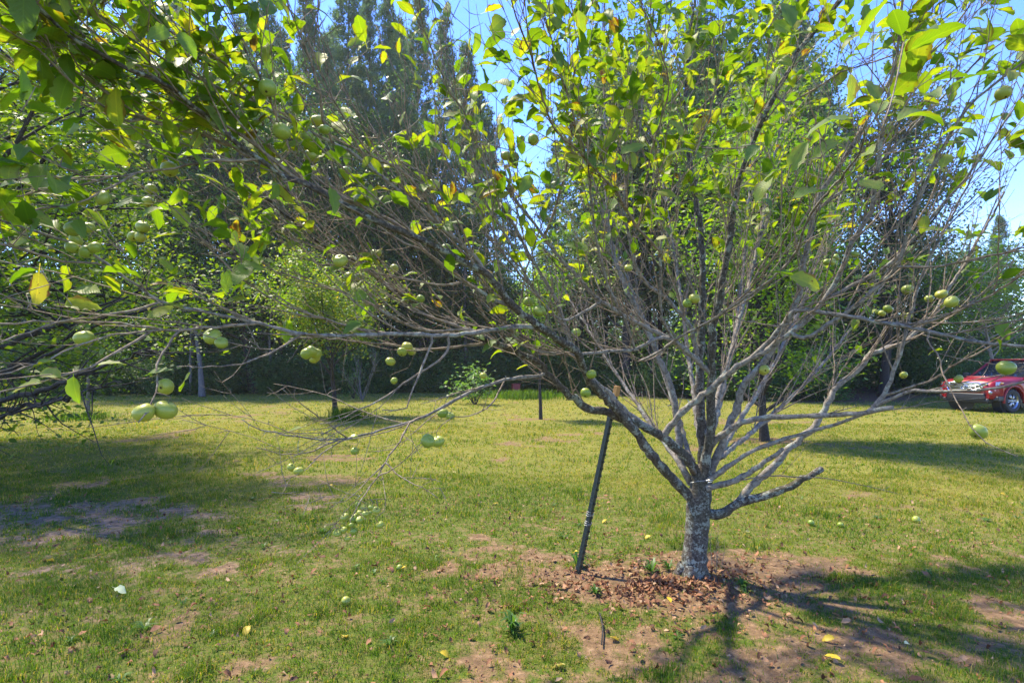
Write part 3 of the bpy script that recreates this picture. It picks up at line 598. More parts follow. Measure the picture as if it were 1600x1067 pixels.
limb([(545, 689), (510, 703), (470, 738), (445, 750)], .004, .0015, Y1=2.25, leafy=0, tw=.2)
limb([(792, 606), (766, 633), (732, 649), (709, 651), (690, 664)], .006, .002, Y1=2.7, leafy=0, tw=.2)
limb([(665, 650), (640, 660), (625, 690), (608, 712), (590, 745), (572, 768), (556, 795), (548, 812)], .006, .002, Y1=2.35, leafy=0, tw=.6)
limb([(605, 718), (618, 738), (640, 752), (666, 765), (684, 778)], .004, .0013, Y1=2.4, leafy=0, tw=.7)
limb([(600, 728), (570, 755), (540, 782), (505, 787)], .0035, .0012, Y1=2.3, leafy=0, tw=.7)
limb([(590, 745), (620, 728), (650, 700), (660, 690)], .003, .0012, Y1=2.3, leafy=0, tw=.4)
limb([(675, 527), (675, 535), (665, 559), (655, 583), (641, 620), (635, 637), (615, 642), (597, 640)], .007, .002, Y1=2.35, leafy=0, tw=.2)
limb([(703, 525), (702, 548), (690, 560), (655, 583), (630, 600), (590, 626), (530, 655), (500, 662)], .007, .002, Y1=2.4, leafy=0, tw=.3)
limb([(585, 522), (540, 508), (449, 478), (400, 450), (371, 431), (351, 411), (325, 385), (300, 353), (278, 330), (240, 300)], .006, .002, Y1=1.8, leafy=1, tw=.6)
limb([(800, 480), (777, 470), (725, 440), (687, 412), (659, 391), (630, 380), (580, 345), (530, 300), (480, 260)], .010, .003, Y1=2.4, leafy=.8, tw=.7)
limb([(725, 441), (697, 445), (650, 438), (594, 429), (547, 419), (500, 412), (440, 395)], .007, .002, Y1=2.4, leafy=.6, tw=1.1)
limb([(753, 519), (697, 504), (650, 485), (612, 453), (566, 416), (500, 390), (450, 370)], .009, .002, Y1=2.5, leafy=.4, tw=1.3)
limb([(734, 515), (669, 517), (622, 500), (581, 477), (552, 462), (500, 446), (420, 420), (360, 400)], .008, .002, Y1=2.3, leafy=.5, tw=1.2)
limb([(660, 375), (580, 330), (500, 295), (400, 252), (347, 222), (300, 207), (262, 192), (225, 187), (155, 162), (115, 155), (75, 142), (42, 127), (-20, 98)], .009, .0025, Y1=1.6)
limb([(470, 283), (400, 230), (360, 200), (325, 180), (295, 162), (250, 130), (195, 107), (150, 85), (125, 67), (100, 52), (65, 22), (40, -5)], .007, .002, Y1=1.55)
limb([(300, 207), (250, 195), (212, 175), (180, 155), (140, 125), (110, 105), (60, 57), (32, 32), (-10, -10)], .005, .002, Y1=1.45)
limb([(225, 187), (200, 190), (150, 160), (115, 130), (82, 100), (57, 72), (0, 42), (-40, 20)], .0045, .002, Y1=1.35)
limb([(800, 470), (740, 400), (692, 358), (631, 304), (564, 250), (530, 229), (470, 200), (400, 160), (350, 142), (300, 117), (250, 90), (220, 72), (150, 20)], .012, .0025, Y1=1.7)
limb([(692, 358), (641, 277), (581, 243), (550, 202), (530, 170), (500, 110), (480, 60)], .008, .002, Y1=2.1)
limb([(452, 236), (435, 189), (408, 125), (388, 74), (371, 50), (337, -5)], .006, .0018, Y1=1.8)
limb([(520, 225), (506, 189), (500, 145), (478, 78), (452, 10), (440, -40)], .006, .002, Y1=1.9)
limb([(250, 115), (217, 82), (197, 65), (157, 25), (130, -20)], .004, .0018, Y1=1.5)
limb([(400, 160), (350, 100), (292, 70), (245, 30), (205, -20)], .005, .0018, Y1=1.6)
limb([(405, 250), (321, 253), (270, 263), (216, 270), (128, 287), (34, 304), (-20, 312)], .006, .002, Y1=1.6)
limb([(216, 270), (162, 300), (115, 317), (44, 331), (-20, 345)], .004, .0018, Y1=1.5)
# limbs on the far side of the tree
for (u, v, Y_, us, vs) in [(1010, 120, 5.6, 1094, 690), (1180, 150, 5.9, 1108, 700), (900, 250, 5.4, 1080, 720), (1330, 260, 5.4, 1120, 715), (1240, 80, 5.0, 1111, 660), (860, 420, 5.6, 1070, 735), (1400, 420, 5.1, 1125, 715)]:
    m = ((u + us) / 2 + rt.normal(0, 20), (v + vs) / 2 + 25)
    limb([(us, vs, 4.05), m, (u, v)], .021, .003, Y1=Y_)

# --- twigs: shoots, side shoots and short spurs, grown from every limb
def shoot(p, d, L, n, up, wig):
    pts = [np.array(p)]; d = nrm(np.array(d))
    for i in range(n):
        d = nrm(d + rt.normal(0, wig, 3) + [0, 0, up]); pts.append(pts[-1] + d * L / n)
    return np.array(pts), d
LEAF_P, LEAF_D = [], []
def leafiness(p):
    r = math.hypot(p[0] - TRUNK[0], p[1] - TRUNK[1])
    u_ = CU + F * p[0] / p[1]; v_ = HV - F * (p[2] - EYE) / p[1]
    return (1 - .5 * sstep(1200, 1350, u_)) * (1 - .65 * sstep(400, 500, u_) * sstep(800, 720, u_)) * (1 + .8 * sstep(480, 380, u_) * sstep(380, 260, v_) + .5 * sstep(220, 60, v_) * sstep(760, 900, u_)) * max(sstep(1.0, 2.3, r) * sstep(1.15, 1.75, p[2]), sstep(1.9, 2.9, p[2]))
def put_leaves(pts, prob, every=0.05, tip=True):
    L = np.linalg.norm(pts[-1] - pts[0]); n = max(1, int(L / every))
    for k in range(n):
        t = (k + rt.uniform()) / n * (len(pts) - 1); i = min(int(t), len(pts) - 2); p = pts[i] + (pts[i + 1] - pts[i]) * (t - i)
        if t < 0.2 * (len(pts) - 1): continue
        if rt.uniform() < prob * leafiness(p):
            LEAF_P.append(p); LEAF_D.append(nrm(nrm(pts[i + 1] - pts[i]) * 0.7 + rt.normal(0, .65, 3) + [0, 0, -.15]))
    if tip and rt.uniform() < prob * leafiness(pts[-1]) * 1.6:
        for k in range(int(rt.integers(1, 4))): LEAF_P.append(pts[-1]); LEAF_D.append(nrm(nrm(pts[-1] - pts[-2]) + rt.normal(0, .6, 3)))
ok = lambda q: q[1] > 0.95 and not (q[1] < 1.5 and abs(q[0]) < 0.45 and q[2] < 2.1 and q[2] > 1.0)
n_tw = 0
for q, leafy, tw, cut, thick in LIMBS:
    lo = link('limb', None) if False else None
    tb = Tubes(); sides = 10 if q[0, 3] > .018 else (7 if q[0, 3] > .008 else 5)
    tb.add(q[:, :3], q[:, 3], sides, .05 if q[0, 3] > .015 else .06, rt)
    P3, RR = q[:, :3], q[:, 3]; seg = np.linalg.norm(np.diff(P3, axis=0), axis=1); s = np.concatenate([[0], np.cumsum(seg)])
    for k in range(int(s[-1] / 0.16)):               # knots and short dead spurs on the limb itself
        i = int(rt.integers(2, len(q) - 1)); d = nrm(rt.normal(0, 1, 3) + [0, 0, .2]); L = RR[i] + rt.uniform(.008, .03)
        tb.add(np.array([P3[i], P3[i] + d * L * .6, P3[i] + d * L]), np.array([.35, .28, .12]) * min(max(RR[i], .004), .016), 5)
    lo = link('limb', tb.mesh('limb', M['bark'] if q[0, 3] > .034 else (M['limb_bark'] if q[0, 3] > .0095 else M['twig']), TB), apple_tree)
    tg = Tubes(); start = 0.3 if thick else 0.12
    m = int(s[-1] * (1 - start) / 0.078 * tw)
    side = 1
    for k in range(m):
        t = start + (1 - start) * (k + rt.uniform()) / max(m, 1); i = min(int(np.searchsorted(s, t * s[-1])), len(q) - 2); i = max(i, 1)
        tan = nrm(P3[i + 1] - P3[i - 1]); perp = np.cross(tan, [0, 0, 1]) if abs(tan[2]) < .95 else np.array([1., 0, 0]); side = -side
        d = nrm(tan * rt.uniform(.8, 1.6) + nrm(perp) * side * rt.uniform(.1, .75) + np.array([0, 0, 1]) * rt.uniform(-.05, .7) + rt.normal(0, .13, 3))
        L = rt.uniform(.25, 1.1) * (1.0 - .35 * t) * (1.0 if q[0, 3] > .006 else .55); r0 = min(RR[i] * .5, .0052)
        pts, d2 = shoot(P3[i], d, L, max(4, int(L / .075)), .045 if leafy > 0 else -.02, .075)
        if not (ok(pts[-1]) and ok(pts[len(pts) // 2])) or pts[-1][2] < .45: continue
        tg.add(pts, np.linspace(r0, .0013, len(pts)), 4); n_tw += 1
        put_leaves(pts, .15 * leafy, .055)
        SK_P.extend(list(pts[1:])); SK_R.extend([.002] * (len(pts) - 1))
        for j in range(int(L / .075)):
            a = int(rt.integers(1, len(pts) - 1)); tn = nrm(pts[a + 1] - pts[a - 1]); l2 = rt.choice([rt.uniform(.015, .06), rt.uniform(.06, .28)], p=[.45, .55])
            p2, _ = shoot(pts[a], nrm(tn * .7 + rt.normal(0, .55, 3) + [0, 0, .12]), l2, 3 if l2 < .06 else 4, .05, .12)
            if not ok(p2[-1]): continue
            tg.add(p2, np.linspace(.0019, .0009, len(p2)), 3); put_leaves(p2, .17 * leafy, .05)
            if l2 > .06: SK_P.extend(list(p2[1:])); SK_R.extend([.0012] * (len(p2) - 1))
    if tg.n: link('twigs', tg.mesh('twigs', M['twig'], TB), lo, kind='stuff')
SKP = np.array(SK_P); SKU = proj(SKP)

# --- apples: (photo column, row, width in photo pixels)
APPLES = [(225, 645, 33), (258, 641, 36), (258, 604, 25), (131, 529, 29), (332, 526, 26), (346, 536, 20), (480, 553, 20), (492, 560, 18), (487, 549, 18), (494, 553, 17),
 (440, 206, 28), (462, 208, 20), (480, 215, 20), (496, 189, 21), (507, 203, 17), (487, 245, 24), (418, 138, 26), (540, 268, 17), (127, 308, 25), (161, 310, 24), (265, 265, 24), (236, 296, 17), (231, 316, 17),
 (223, 355, 20), (208, 370, 16), (219, 371, 17), (115, 358, 24), (137, 356, 20), (118, 375, 20), (112, 387, 20), (148, 387, 19), (135, 394, 21), (462, 356, 22), (480, 357, 20), (532, 408, 22), (549, 407, 17),
 (546, 434, 18), (561, 436, 19), (541, 447, 14), (557, 451, 20), (574, 472, 17), (631, 466, 16), (657, 467, 13), (585, 397, 15), (592, 396, 12), (616, 420, 14), (697, 389, 16), (736, 436, 12),
 (826, 472, 17), (843, 486, 19), (900, 520, 16), (833, 219, 19), (803, 247, 18), (790, 244, 17), (815, 218, 12), (901, 207, 15), (677, 290, 20), (982, 419, 13), (636, 542, 17), (628, 550, 15), (610, 565, 15), (643, 549, 14),
 (616, 595, 11), (755, 587, 12), (924, 585, 16), (915, 614, 17), (692, 646, 17), (703, 650, 15), (668, 689, 22), (684, 690, 21), (553, 684, 13), (554, 705, 13), (455, 730, 13), (467, 736, 15),
 (1085, 467, 17), (1074, 474, 14), (1194, 578, 16), (1471, 460, 18), (1487, 472, 19), (1452, 467, 13), (1472, 477, 12), (1418, 453, 17), (1387, 483, 14), (1373, 488, 10), (1421, 493, 10), (1413, 494, 10), (1378, 490, 11), (1300, 409, 11), (1292, 410, 11), (1306, 402, 10), (1336, 398, 12),
 (1528, 675, 24), (1572, 575, 25), (1140, 222, 13), (1430, 181, 15), (1498, 592, 13), (1412, 586, 11), (1568, 146, 22)]
CL = [(539, 808, 14), (553, 812, 13), (562, 812, 12), (555, 806, 10), (568, 794, 13), (579, 793, 9), (588, 797, 13), (571, 803, 12), (562, 801, 10), (578, 801, 8), (527, 833, 13), (537, 828, 11), (553, 830, 11), (543, 842, 10), (594, 820, 13), (560, 787, 9), (549, 820, 9)]
def apple_mesh(seed):
    rg = np.random.default_rng(seed); ns, nr = 16, 11; V = []
    sq = rg.uniform(.86, .98); lob = rg.uniform(0, .03); ph = rg.uniform(0, 6)
    for i in range(nr):
        th = np.pi * (i + 0.0) / (nr - 1)
        for j in range(ns):
            a = 2 * np.pi * j / ns
            r = 0.5 * (1 + lob * math.cos(5 * a + ph) * math.sin(th)) * (1 + .05 * math.sin(th * 2)); x = r * math.sin(th) * math.cos(a); y = r * math.sin(th) * math.sin(a)
            z = r * math.cos(th) * sq; dd = math.hypot(x, y)
            z -= .13 * math.exp(-(dd / .11) ** 2) if th < 1.2 else 0; z += .09 * math.exp(-(dd / .11) ** 2) if th > 1.9 else 0
            V.append((x, y, z))
    f = [(i * ns + j, i * ns + (j + 1) % ns, (i + 1) * ns + (j + 1) % ns, (i + 1) * ns + j) for i in range(nr - 1) for j in range(ns)]
    return np_mesh('apple', np.array(V), np.array(f)[:, ::-1], M['apple'])
APM = [apple_mesh(k) for k in range(6)]
tb = Tubes()
for k in range(5):
    a = k * 1.256; tb.add(np.array([[.02 * math.cos(a), .02 * math.sin(a), -.38], [.055 * math.cos(a), .055 * math.sin(a), -.415], [.085 * math.cos(a), .085 * math.sin(a), -.42]]), np.array([.03, .025, .008]), 4)
CALYX = tb.mesh('calyx', M['calyx'])
def put_apple(c, dia, stalk_to, tilt=0.5):
    o = link('apple', APM[int(rt.integers(6))], apple_tree)
    o.location = tuple(c - TB); s = dia * rt.uniform(.97, 1.03); o.scale = (s * rt.uniform(1.0, 1.08), s, s * rt.uniform(.9, 1.0)); o.rotation_euler = (rt.normal(0, tilt), rt.normal(0, tilt), rt.uniform(0, 6.28))
    link('calyx', CALYX, o)
    # stalk: runs from the stalk hollow to the twig that carries the apple
    m = o.matrix_basis; top = np.array(m @ Vector((0, 0, .30))) ; end = stalk_to - TB
    dirn = np.array((m.to_3x3() @ Vector((0, 0, 1))).normalized()); mid = top + dirn * min(.03, np.linalg.norm(end - top) * .5)
    path = smooth_path(np.array([top, mid, end]), .02); st = Tubes(); st.add(path, np.linspace(.0013, .0017, len(path)), 4)
    inv = np.array(m.inverted()); v = np.vstack(st.v); v = v @ inv[:3, :3].T + inv[:3, 3]
    link('stem', np_mesh('stem', v, [np.vstack(st.f), np.vstack(st.t)], M['twig']), o)
for (u, v, w) in APPLES + CL:
    small = (u, v, w) in CL; Yw = F * (.036 if small else (.062 if w > 15 else .05)) / w
    near = np.hypot(SKU[:, 0] - u, SKU[:, 1] - (v - w * .6)); cost = near + 28 * np.abs(SKP[:, 1] - Yw) + np.where(near > 70, 400, 0)
    i = int(np.argmin(cost)); Yc = np.clip(SKP[i, 1], .6 * Yw, 1.45 * Yw); c = P(u, v, Yc); d = w / F * Yc
    j = int(np.argmin(np.linalg.norm(SKP - (c + [0, 0, d * .7]), axis=1))); put_apple(c, d, SKP[j])

# --- leaves: the 300 largest are objects of their own, the rest one mesh
HERO = [(30, 150, 62, 200), (40, 62, 50, 170), (160, 105, 55, 350), (118, 92, 50, 10), (55, 28, 50, 40), (72, 10, 48, 5), (1060, 205, 42, 100), (1072, 235, 44, 160), (980, 235, 42, 30), (1118, 225, 46, 20), (1312, 184, 70, 175), (1425, 178, 88, 25),
 (1368, 145, 46, 95), (1300, 225, 50, 190), (1242, 255, 54, 70), (1250, 436, 54, 345), (1168, 290, 44, 20), (1255, 305, 56, 15), (1235, 430, 40, 160), (540, 120, 44, 20), (500, 95, 46, 100), (490, 12, 46, 5), (480, 130, 46, 150), (430, 78, 40, 190), (720, 178, 30, 260), (700, 180, 36, 10),
 (870, 95, 40, 80), (840, 8, 42, 350), (905, 30, 44, 280), (765, 15, 30, 20), (745, 60, 34, 280), (940, 262, 40, 350), (890, 245, 32, 5), (910, 190, 38, 200), (215, 60, 48, 80), (260, 65, 44, 280), (170, 205, 42, 170), (30, 240, 44, 290), (110, 262, 40, 160), (95, 282, 44, 330), (60, 440, 56, 280), (35, 375, 52, 160), (20, 345, 40, 340),
 (40, 430, 46, 190), (240, 490, 40, 40), (238, 583, 46, 20), (290, 590, 44, 220), (115, 475, 50, 5), (60, 570, 40, 20), (85, 585, 42, 160), (165, 568, 36, 10), (115, 600, 44, 280), (50, 600, 50, 190), (455, 672, 30, 30), (275, 430, 40, 180), (380, 415, 44, 20), (140, 335, 40, 350), (1090, 200, 34, 60), (1120, 373, 36, 350), (1580, 120, 44, 60), (1545, 55, 40, 100), (1510, 90, 44, 20), (700, 20, 32, 100), (650, 30, 34, 80), (1565, 15, 40, 10)]
hp, hd, hl = [], [], []
for (u, v, w, ang) in HERO:
    near = np.hypot(SKU[:, 0] - u, SKU[:, 1] - v); Yw = F * .095 / w; cost = near + 45 * np.abs(SKP[:, 1] - Yw); i = int(np.argmin(cost)); Yc = float(np.clip(SKP[i, 1], .75 * Yw, 1.2 * Yw))
    a = R(ang); d = nrm(np.array([math.cos(a), rt.normal(0, .25), math.sin(a)])); c = P(u, v, Yc); Lr = w / F * Yc; b = c - d * Lr * .55
    j = int(np.argmin(np.linalg.norm(SKP - b, axis=1))); hp.append((b, SKP[j])); hd.append(d); hl.append(Lr)
tg = Tubes()
for (b, q) in hp:
    L = np.linalg.norm(b - q)
    if L > .01: pth = smooth_path(np.array([q, (b + q) / 2 - [0, 0, .06 * L], b]), .05); tg.add(pth, np.linspace(.0022, .0011, len(pth)), 4)
link('twigs', tg.mesh('twigs', M['twig'], TB), apple_tree, kind='stuff')
lp = np.array(LEAF_P); ld = np.array(LEAF_D)
k = (lp[:, 1] > .95) & ~((lp[:, 1] < 1.5) & (np.abs(lp[:, 0]) < .6) & (lp[:, 2] < 2.05)); lp, ld = lp[k], ld[k]
ll = np.clip(rt.normal(.084, .019, len(lp)), .035, .125)
nh = len(hp); lp = np.vstack([np.array([b for b, _ in hp]), lp]); ld = np.vstack([np.array(hd), ld]); ll = np.concatenate([hl, ll])
n = len(lp); ln = nrm(np.stack([rt.normal(0, .55, n), rt.normal(-.15, .55, n), np.ones(n)], -1)); ltint = np.clip(rt.beta(2.0, 2.6, n) * .92, 0, .95)
brown = rt.uniform(0, 1, n) < .022; ltint[brown] = .99; px = proj(lp); ltint[(px[:, 0] < 420) & (~brown)] *= .95
ltint[:nh] = np.clip(rt.normal(.55, .2, nh), .2, .93)
ln[:nh] = nrm(np.stack([rt.normal(0, .4, nh), rt.uniform(-1.1, -.3, nh), rt.uniform(.5, 1, nh)], -1))
inside = (px[:, 0] > -20) & (px[:, 0] < 1620) & (px[:, 1] > -20) & (px[:, 1] < 1080)
size = ll / lp[:, 1] * inside; size[:nh] += 1; big = np.argsort(-size)[:300]; rest = np.setdiff1d(np.arange(n), big)
lvm = [single_leaf('leaf', i, SHAPES, 0, M['leaf']) for i in range(1)]
LV = {}
for i in big:
    tq = round(float(ltint[i]) * 14) / 14 if ltint[i] < .97 else .99; key = (int(rt.integers(30)), tq) if len(LV) < 90 else list(LV)[int(np.argmin([abs(kk[1] - tq) + .0005 * rt.uniform() for kk in LV]))]
    if key not in LV: LV[key] = single_leaf('leaf', key[0], SHAPES, key[1], M['leaf'])
    o = link('leaf', LV[key], apple_tree); place(o, lp[i] - TB, ld[i], ln[i], ll[i])
link('foliage', leaf_mesh_joined('foliage', lp[rest], ld[rest], ln[rest], ll[rest], ltint[rest], SHAPES, M['leaf'], TB), apple_tree, kind='stuff')
print('APPLE TREE twigs', n_tw, 'leaves', n, 'limbs', len(LIMBS))

# --- windfalls on the lawn
for (u, v, d, lab) in [(1431, 817, .075, 'pale yellow windfall apple alone in the sunlit lawn at right'), (1267, 821, .06, 'small green windfall apple in the grass beyond the sawn limb'), (1313, 824, .055, 'dull green windfall apple in grass between two brighter ones'),
                       (540, 945, .06, 'green windfall apple at lower left of centre in the lawn'), (624, 891, .05, 'little green windfall apple beside an orange yellow leaf')]:
    p = G(u, v); o = link('windfall_apple', APM[int(rt.integers(6))], None, (p[0], p[1], d * .42)); o.scale = (d,) * 3; o.rotation_euler = (1.2, .4, rt.uniform(0, 6)); tag(o, lab, 'apple'); link('calyx', CALYX, o)

# --- dry stalks by the trunk
sr = empty('dry_stalks', (1.42, 4.08, 0), 'thin dry brown weed stalks standing right beside the apple trunk', 'dry weed')
for k in range(9):
    tb = Tubes(); x0, y0 = rt.normal(0, .045), rt.normal(0, .03); h = rt.uniform(.2, .42); pts, _ = shoot((x0, y0, 0), (rt.normal(0, .08), rt.normal(0, .08), 1), h, 5, .1, .06); tb.add(pts, np.linspace(.0022, .0009, 6), 4)
    for j in range(4):
        i = int(rt.integers(2, 5)); tb.add(shoot(pts[i], rt.normal(0, .5, 3) + [0, 0, .6], .04, 2, 0, .1)[0], .0008, 3)
    link('stalk', tb.mesh('stalk', M['twig']), sr)
# ================================================================== OTHER TREES
def grow_tree(seed, H, trunk_r, crown_r, z0, n_limb, n_leaf, leaf, mat_leaf, mat_wood, spread=.35, trunk_h=None, lean=0.1, flat=.55, up=.12, narrow=1.0, ratio=.55, limb_r=.35, lz=None):
    """trunk with limbs and sub-limbs, leaves gathered in uneven clumps round the branch ends; returns (wood mesh, crown mesh)"""
    rg = np.random.default_rng(seed); tb = Tubes()
    th = trunk_h or H * .85; tr, n = [np.zeros(3)], 9; d = np.array([rg.normal(0, lean), rg.normal(0, lean), 1.0])
    for i in range(n): d = nrm(d + rg.normal(0, .05, 3) + [0, 0, .1]); tr.append(tr[-1] + d * th / n)
    tr = np.array(tr); rad = trunk_r * (1 - .75 * np.linspace(0, 1, n + 1)) ; rad[0] *= 1.25; tb.add(tr, rad, 9, .04, rg); tips = []
    for k in range(n_limb):
        t = (max(z0 - .35 * crown_r * 0, .1) / th) + (1 - z0 / th) * ((k + rg.uniform()) / n_limb) ** .9; t = min(max(t, .05), .98); i = min(int(t * n), n - 1); p = tr[i] + (tr[i + 1] - tr[i]) * (t * n - i)
        az = k * 2.4 + rg.normal(0, .4); zz = (p[2] - z0) / max(H - z0, .1); prof = math.sqrt(max(.12, 1 - (abs(zz - .35) / .75) ** 2)); L = crown_r * prof * rg.uniform(.65, 1.1)
        d = nrm(np.array([math.cos(az) * narrow, math.sin(az) * narrow, flat * rg.uniform(.2, 1.2) + .5 * max(zz, 0)])); pts = [p]; m = 6
        for j in range(m): d = nrm(d + rg.normal(0, .13, 3) + [0, 0, up]); pts.append(pts[-1] + d * L / m)
        pts = np.array(pts); r0 = min(rad[i] * .6, trunk_r * limb_r); tb.add(pts, np.linspace(r0, r0 * .2, m + 1), 6, .04, rg)
        for j in range(6):
            a = int(rg.integers(2, m + 1)); l2 = L * rg.uniform(.2, .5); q = [pts[a]]; e = nrm(nrm(pts[a] - pts[a - 1]) * .8 + rg.normal(0, .6, 3) + [0, 0, .15])
            for _ in range(4): e = nrm(e + rg.normal(0, .15, 3)); q.append(q[-1] + e * l2 / 4)
            tb.add(np.array(q), np.linspace(r0 * .35, r0 * .08, 5), 4); tips += [q[2], q[3], q[4]]
        tips += [pts[-1], pts[-2]]
    tips = np.array(tips); w = rg.gamma(1.2, 1, len(tips)); w /= w.sum(); c = tips[rg.choice(len(tips), n_leaf, p=w)]
    pos = c + rg.normal(0, spread, (n_leaf, 3)) * [1, 1, .75]; pos = pos[pos[:, 2] > (lz or z0 * .55)]
    return tb.mesh('trunk', mat_wood), leaf_cloud(rg, pos, leaf, mat_leaf, ratio)
def leaf_cloud(rg, pos, leaf, mat, ratio=.55, name='crown'):
    n = len(pos); az = rg.uniform(0, 6.28, n); ax = nrm(np.stack([np.cos(az), np.sin(az), rg.normal(-.25, .45, n)], -1)); nm = nrm(np.stack([rg.normal(0, .6, n), rg.normal(0, .6, n), np.ones(n)], -1)); s = nrm(np.cross(nm, ax)); u = np.cross(ax, s)
    L = leaf * rg.uniform(.6, 1.35, n)[:, None]; w = L * ratio / 2
    v = np.stack([pos - ax * L * .5, pos + s * w + u * w * .35, pos + ax * L * .5, pos - s * w + u * w * .35], 1).reshape(-1, 3); i = np.arange(n) * 4
    t = np.clip(rg.beta(2, 2, n) + .25 * (fbm(pos[:, 0] * 1.1 + 50, pos[:, 2] * 1.1 + pos[:, 1] * .7 + 50, 7, 2) - .5), 0, 1)
    return np_mesh(name, v, np.stack([i, i + 1, i + 2, i + 3], -1), mat, smooth=False, tint=t)
def make_pine(seed, H, bare, r, nb=75):
    rg = np.random.default_rng(seed); tb = Tubes(); z = np.linspace(0, H, 14); tr = np.stack([np.cumsum(rg.normal(0, .05, 14)), np.cumsum(rg.normal(0, .05, 14)), z], -1); tb.add(tr, r * (1 - .85 * z / H), 9, .03, rg); C, D = [], []
    for k in range(nb):
        t = bare + (1 - bare) * ((k + rg.uniform()) / nb) ** .85; zz = t * H; c = np.array([np.interp(zz, z, tr[:, 0]), np.interp(zz, z, tr[:, 1]), zz]); q = (t - bare) / (1 - bare)
        L = (.45 + 3.5 * (1 - q) ** .7 * min(1, .35 + 2.2 * q)) * rg.uniform(.6, 1.15); az = rg.uniform(0, 6.28); d = nrm(np.array([math.cos(az), math.sin(az), -.05 + .9 * q])); pts = [c]
        for j in range(5): d = nrm(d + rg.normal(0, .1, 3) + [0, 0, .1]); pts.append(pts[-1] + d * L / 5)
        pts = np.array(pts); tb.add(pts, np.linspace(.032 * (1.2 - q), .008, 6), 4)
        for j in range(int(5 + 9 * L)):
            a = rg.uniform(.35, 1) * 5; i = min(int(a), 4); p = pts[i] + (pts[i + 1] - pts[i]) * (a - i); C.append(p + rg.normal(0, .22, 3)); D.append(nrm(nrm(p - c) * .6 + rg.normal(0, .5, 3) + [0, 0, .5]))
    C, D = np.array(C), np.array(D); n = len(C); k = 13
    pos = np.repeat(C, k, 0); d = nrm(np.repeat(D, k, 0) * .75 + rg.normal(0, .62, (n * k, 3))); s = nrm(np.cross(d, rg.normal(0, 1, (n * k, 3)))) * .027; L = rg.uniform(.22, .42, n * k)[:, None]
    v = np.stack([pos - s, pos + s, pos + d * L], 1).reshape(-1, 3); i = np.arange(n * k) * 3
    return tb.mesh('trunk', M['pine_bark']), np_mesh('crown', v, np.stack([i, i + 1, i + 2], -1), M['needle'], smooth=False, tint=np.repeat(np.clip(rg.beta(2, 2, n), 0, 1), k))
def make_shrub(seed, H, Rr, n_leaf, leaf, mat, stems=9, spread=.2, wood='dark_bark', low=.05):
    rg = np.random.default_rng(seed); tb = Tubes(); tips = []
    for k in range(stems):
        az = k * 2.4; d = nrm(np.array([math.cos(az) * Rr / H, math.sin(az) * Rr / H, 1])); p = [np.array([math.cos(az), math.sin(az), 0]) * .05 * Rr]; L = H * rg.uniform(.6, 1.05)
        for j in range(6): d = nrm(d + rg.normal(0, .16, 3)); p.append(p[-1] + d * L / 6)
        p = np.array(p); tb.add(p, np.linspace(.012 * H + .004, .003, 7), 5); tips += list(p[1:])
        for j in range(5):
            a = int(rg.integers(1, 6)); e = nrm(rg.normal(0, 1, 3) + [0, 0, .2]); q = np.array([p[a], p[a] + e * Rr * .25, p[a] + e * Rr * .5]); tb.add(q, [.008, .005, .003], 4); tips += [q[1], q[2], q[2]]
    tips = np.array(tips); pos = tips[rg.integers(0, len(tips), n_leaf)] + rg.normal(0, spread * H * .5, (n_leaf, 3)); pos = pos[pos[:, 2] > low]
    return tb.mesh('stems', M[wood]), leaf_cloud(rg, pos, leaf, M[mat], .5, 'foliage')
def plant(meshes, name, loc, label, cat='tree', group=None, rz=0.0, scale=None, parts=('trunk', 'crown')):
    e = empty(name, loc, label, cat, group, rz, scale); link(parts[0], meshes[0], e); link(parts[1], meshes[1], e); return e
rp = np.random.default_rng(8)

# --- orchard trees
lt = empty('orchard_tree', (-8.5, 8.6, 0), 'broad dark leafy orchard tree reaching in from the left edge with low drooping boughs', 'tree')
w_, c_ = grow_tree(301, 5.9, .16, 4.6, .9, 44, 50000, .085, M['left_leaf'], M['dark_bark'], .30, 4.8, flat=.25, up=.03)
link('trunk', w_, lt); link('crown', c_, lt)
LB = np.array([-8.5, 8.6, 0.0])
for pts, r in [([(-150, 700, 7.9), (-60, 655, 6.8), (0, 628, 6.2), (60, 612), (112, 590), (180, 565), (235, 543, 5.0)], .045), ([(-150, 690, 7.8), (-80, 655, 6.8), (0, 640, 6.2), (45, 636), (112, 622), (140, 607), (190, 598, 5.2)], .04),
               ([(-150, 640, 7.9), (-80, 605, 7.0), (0, 582, 6.4), (60, 560), (130, 530), (210, 505, 5.6)], .04), ([(-150, 690, 7.8), (-70, 675, 6.6), (0, 650, 6.0), (40, 640), (95, 622), (150, 612, 5.4)], .025), ([(-150, 600, 7.9), (0, 545, 6.6), (90, 505), (180, 470), (300, 430, 5.8)], .035)]:
    q = smooth_path(np.column_stack([limb_path(pts, None, False), np.linspace(r, .006, len(pts))]), .12); q[1:-1, :3] += rt.normal(0, .015, (len(q) - 2, 3)); tb = Tubes(); tb.add(q[:, :3], q[:, 3], 7, .05, rt)
    pos = []
    for k in range(26):
        i = int(rt.integers(3, len(q) - 1)); pp, _ = shoot(q[i, :3], nrm(nrm(q[i + 1, :3] - q[i, :3]) + rt.normal(0, .5, 3) + [0, 0, -.05]), rt.uniform(.3, 1.0), 5, .02, .14); tb.add(pp, np.linspace(.008, .002, 6), 4); pos += list(pp[2:])
    lo = link('limb', tb.mesh('limb', M['dark_bark'], LB), lt); pos = np.array(pos); pos = np.repeat(pos, 2, 0) + rt.normal(0, .06, (len(pos) * 2, 3)); pos = pos[rt.uniform(0, 1, len(pos)) < sstep(560, 540, proj(pos)[:, 1]) * .8 + .12]
    link('foliage', leaf_cloud(rt, pos - LB, .075, M['left_leaf'], .55, 'foliage'), lo)
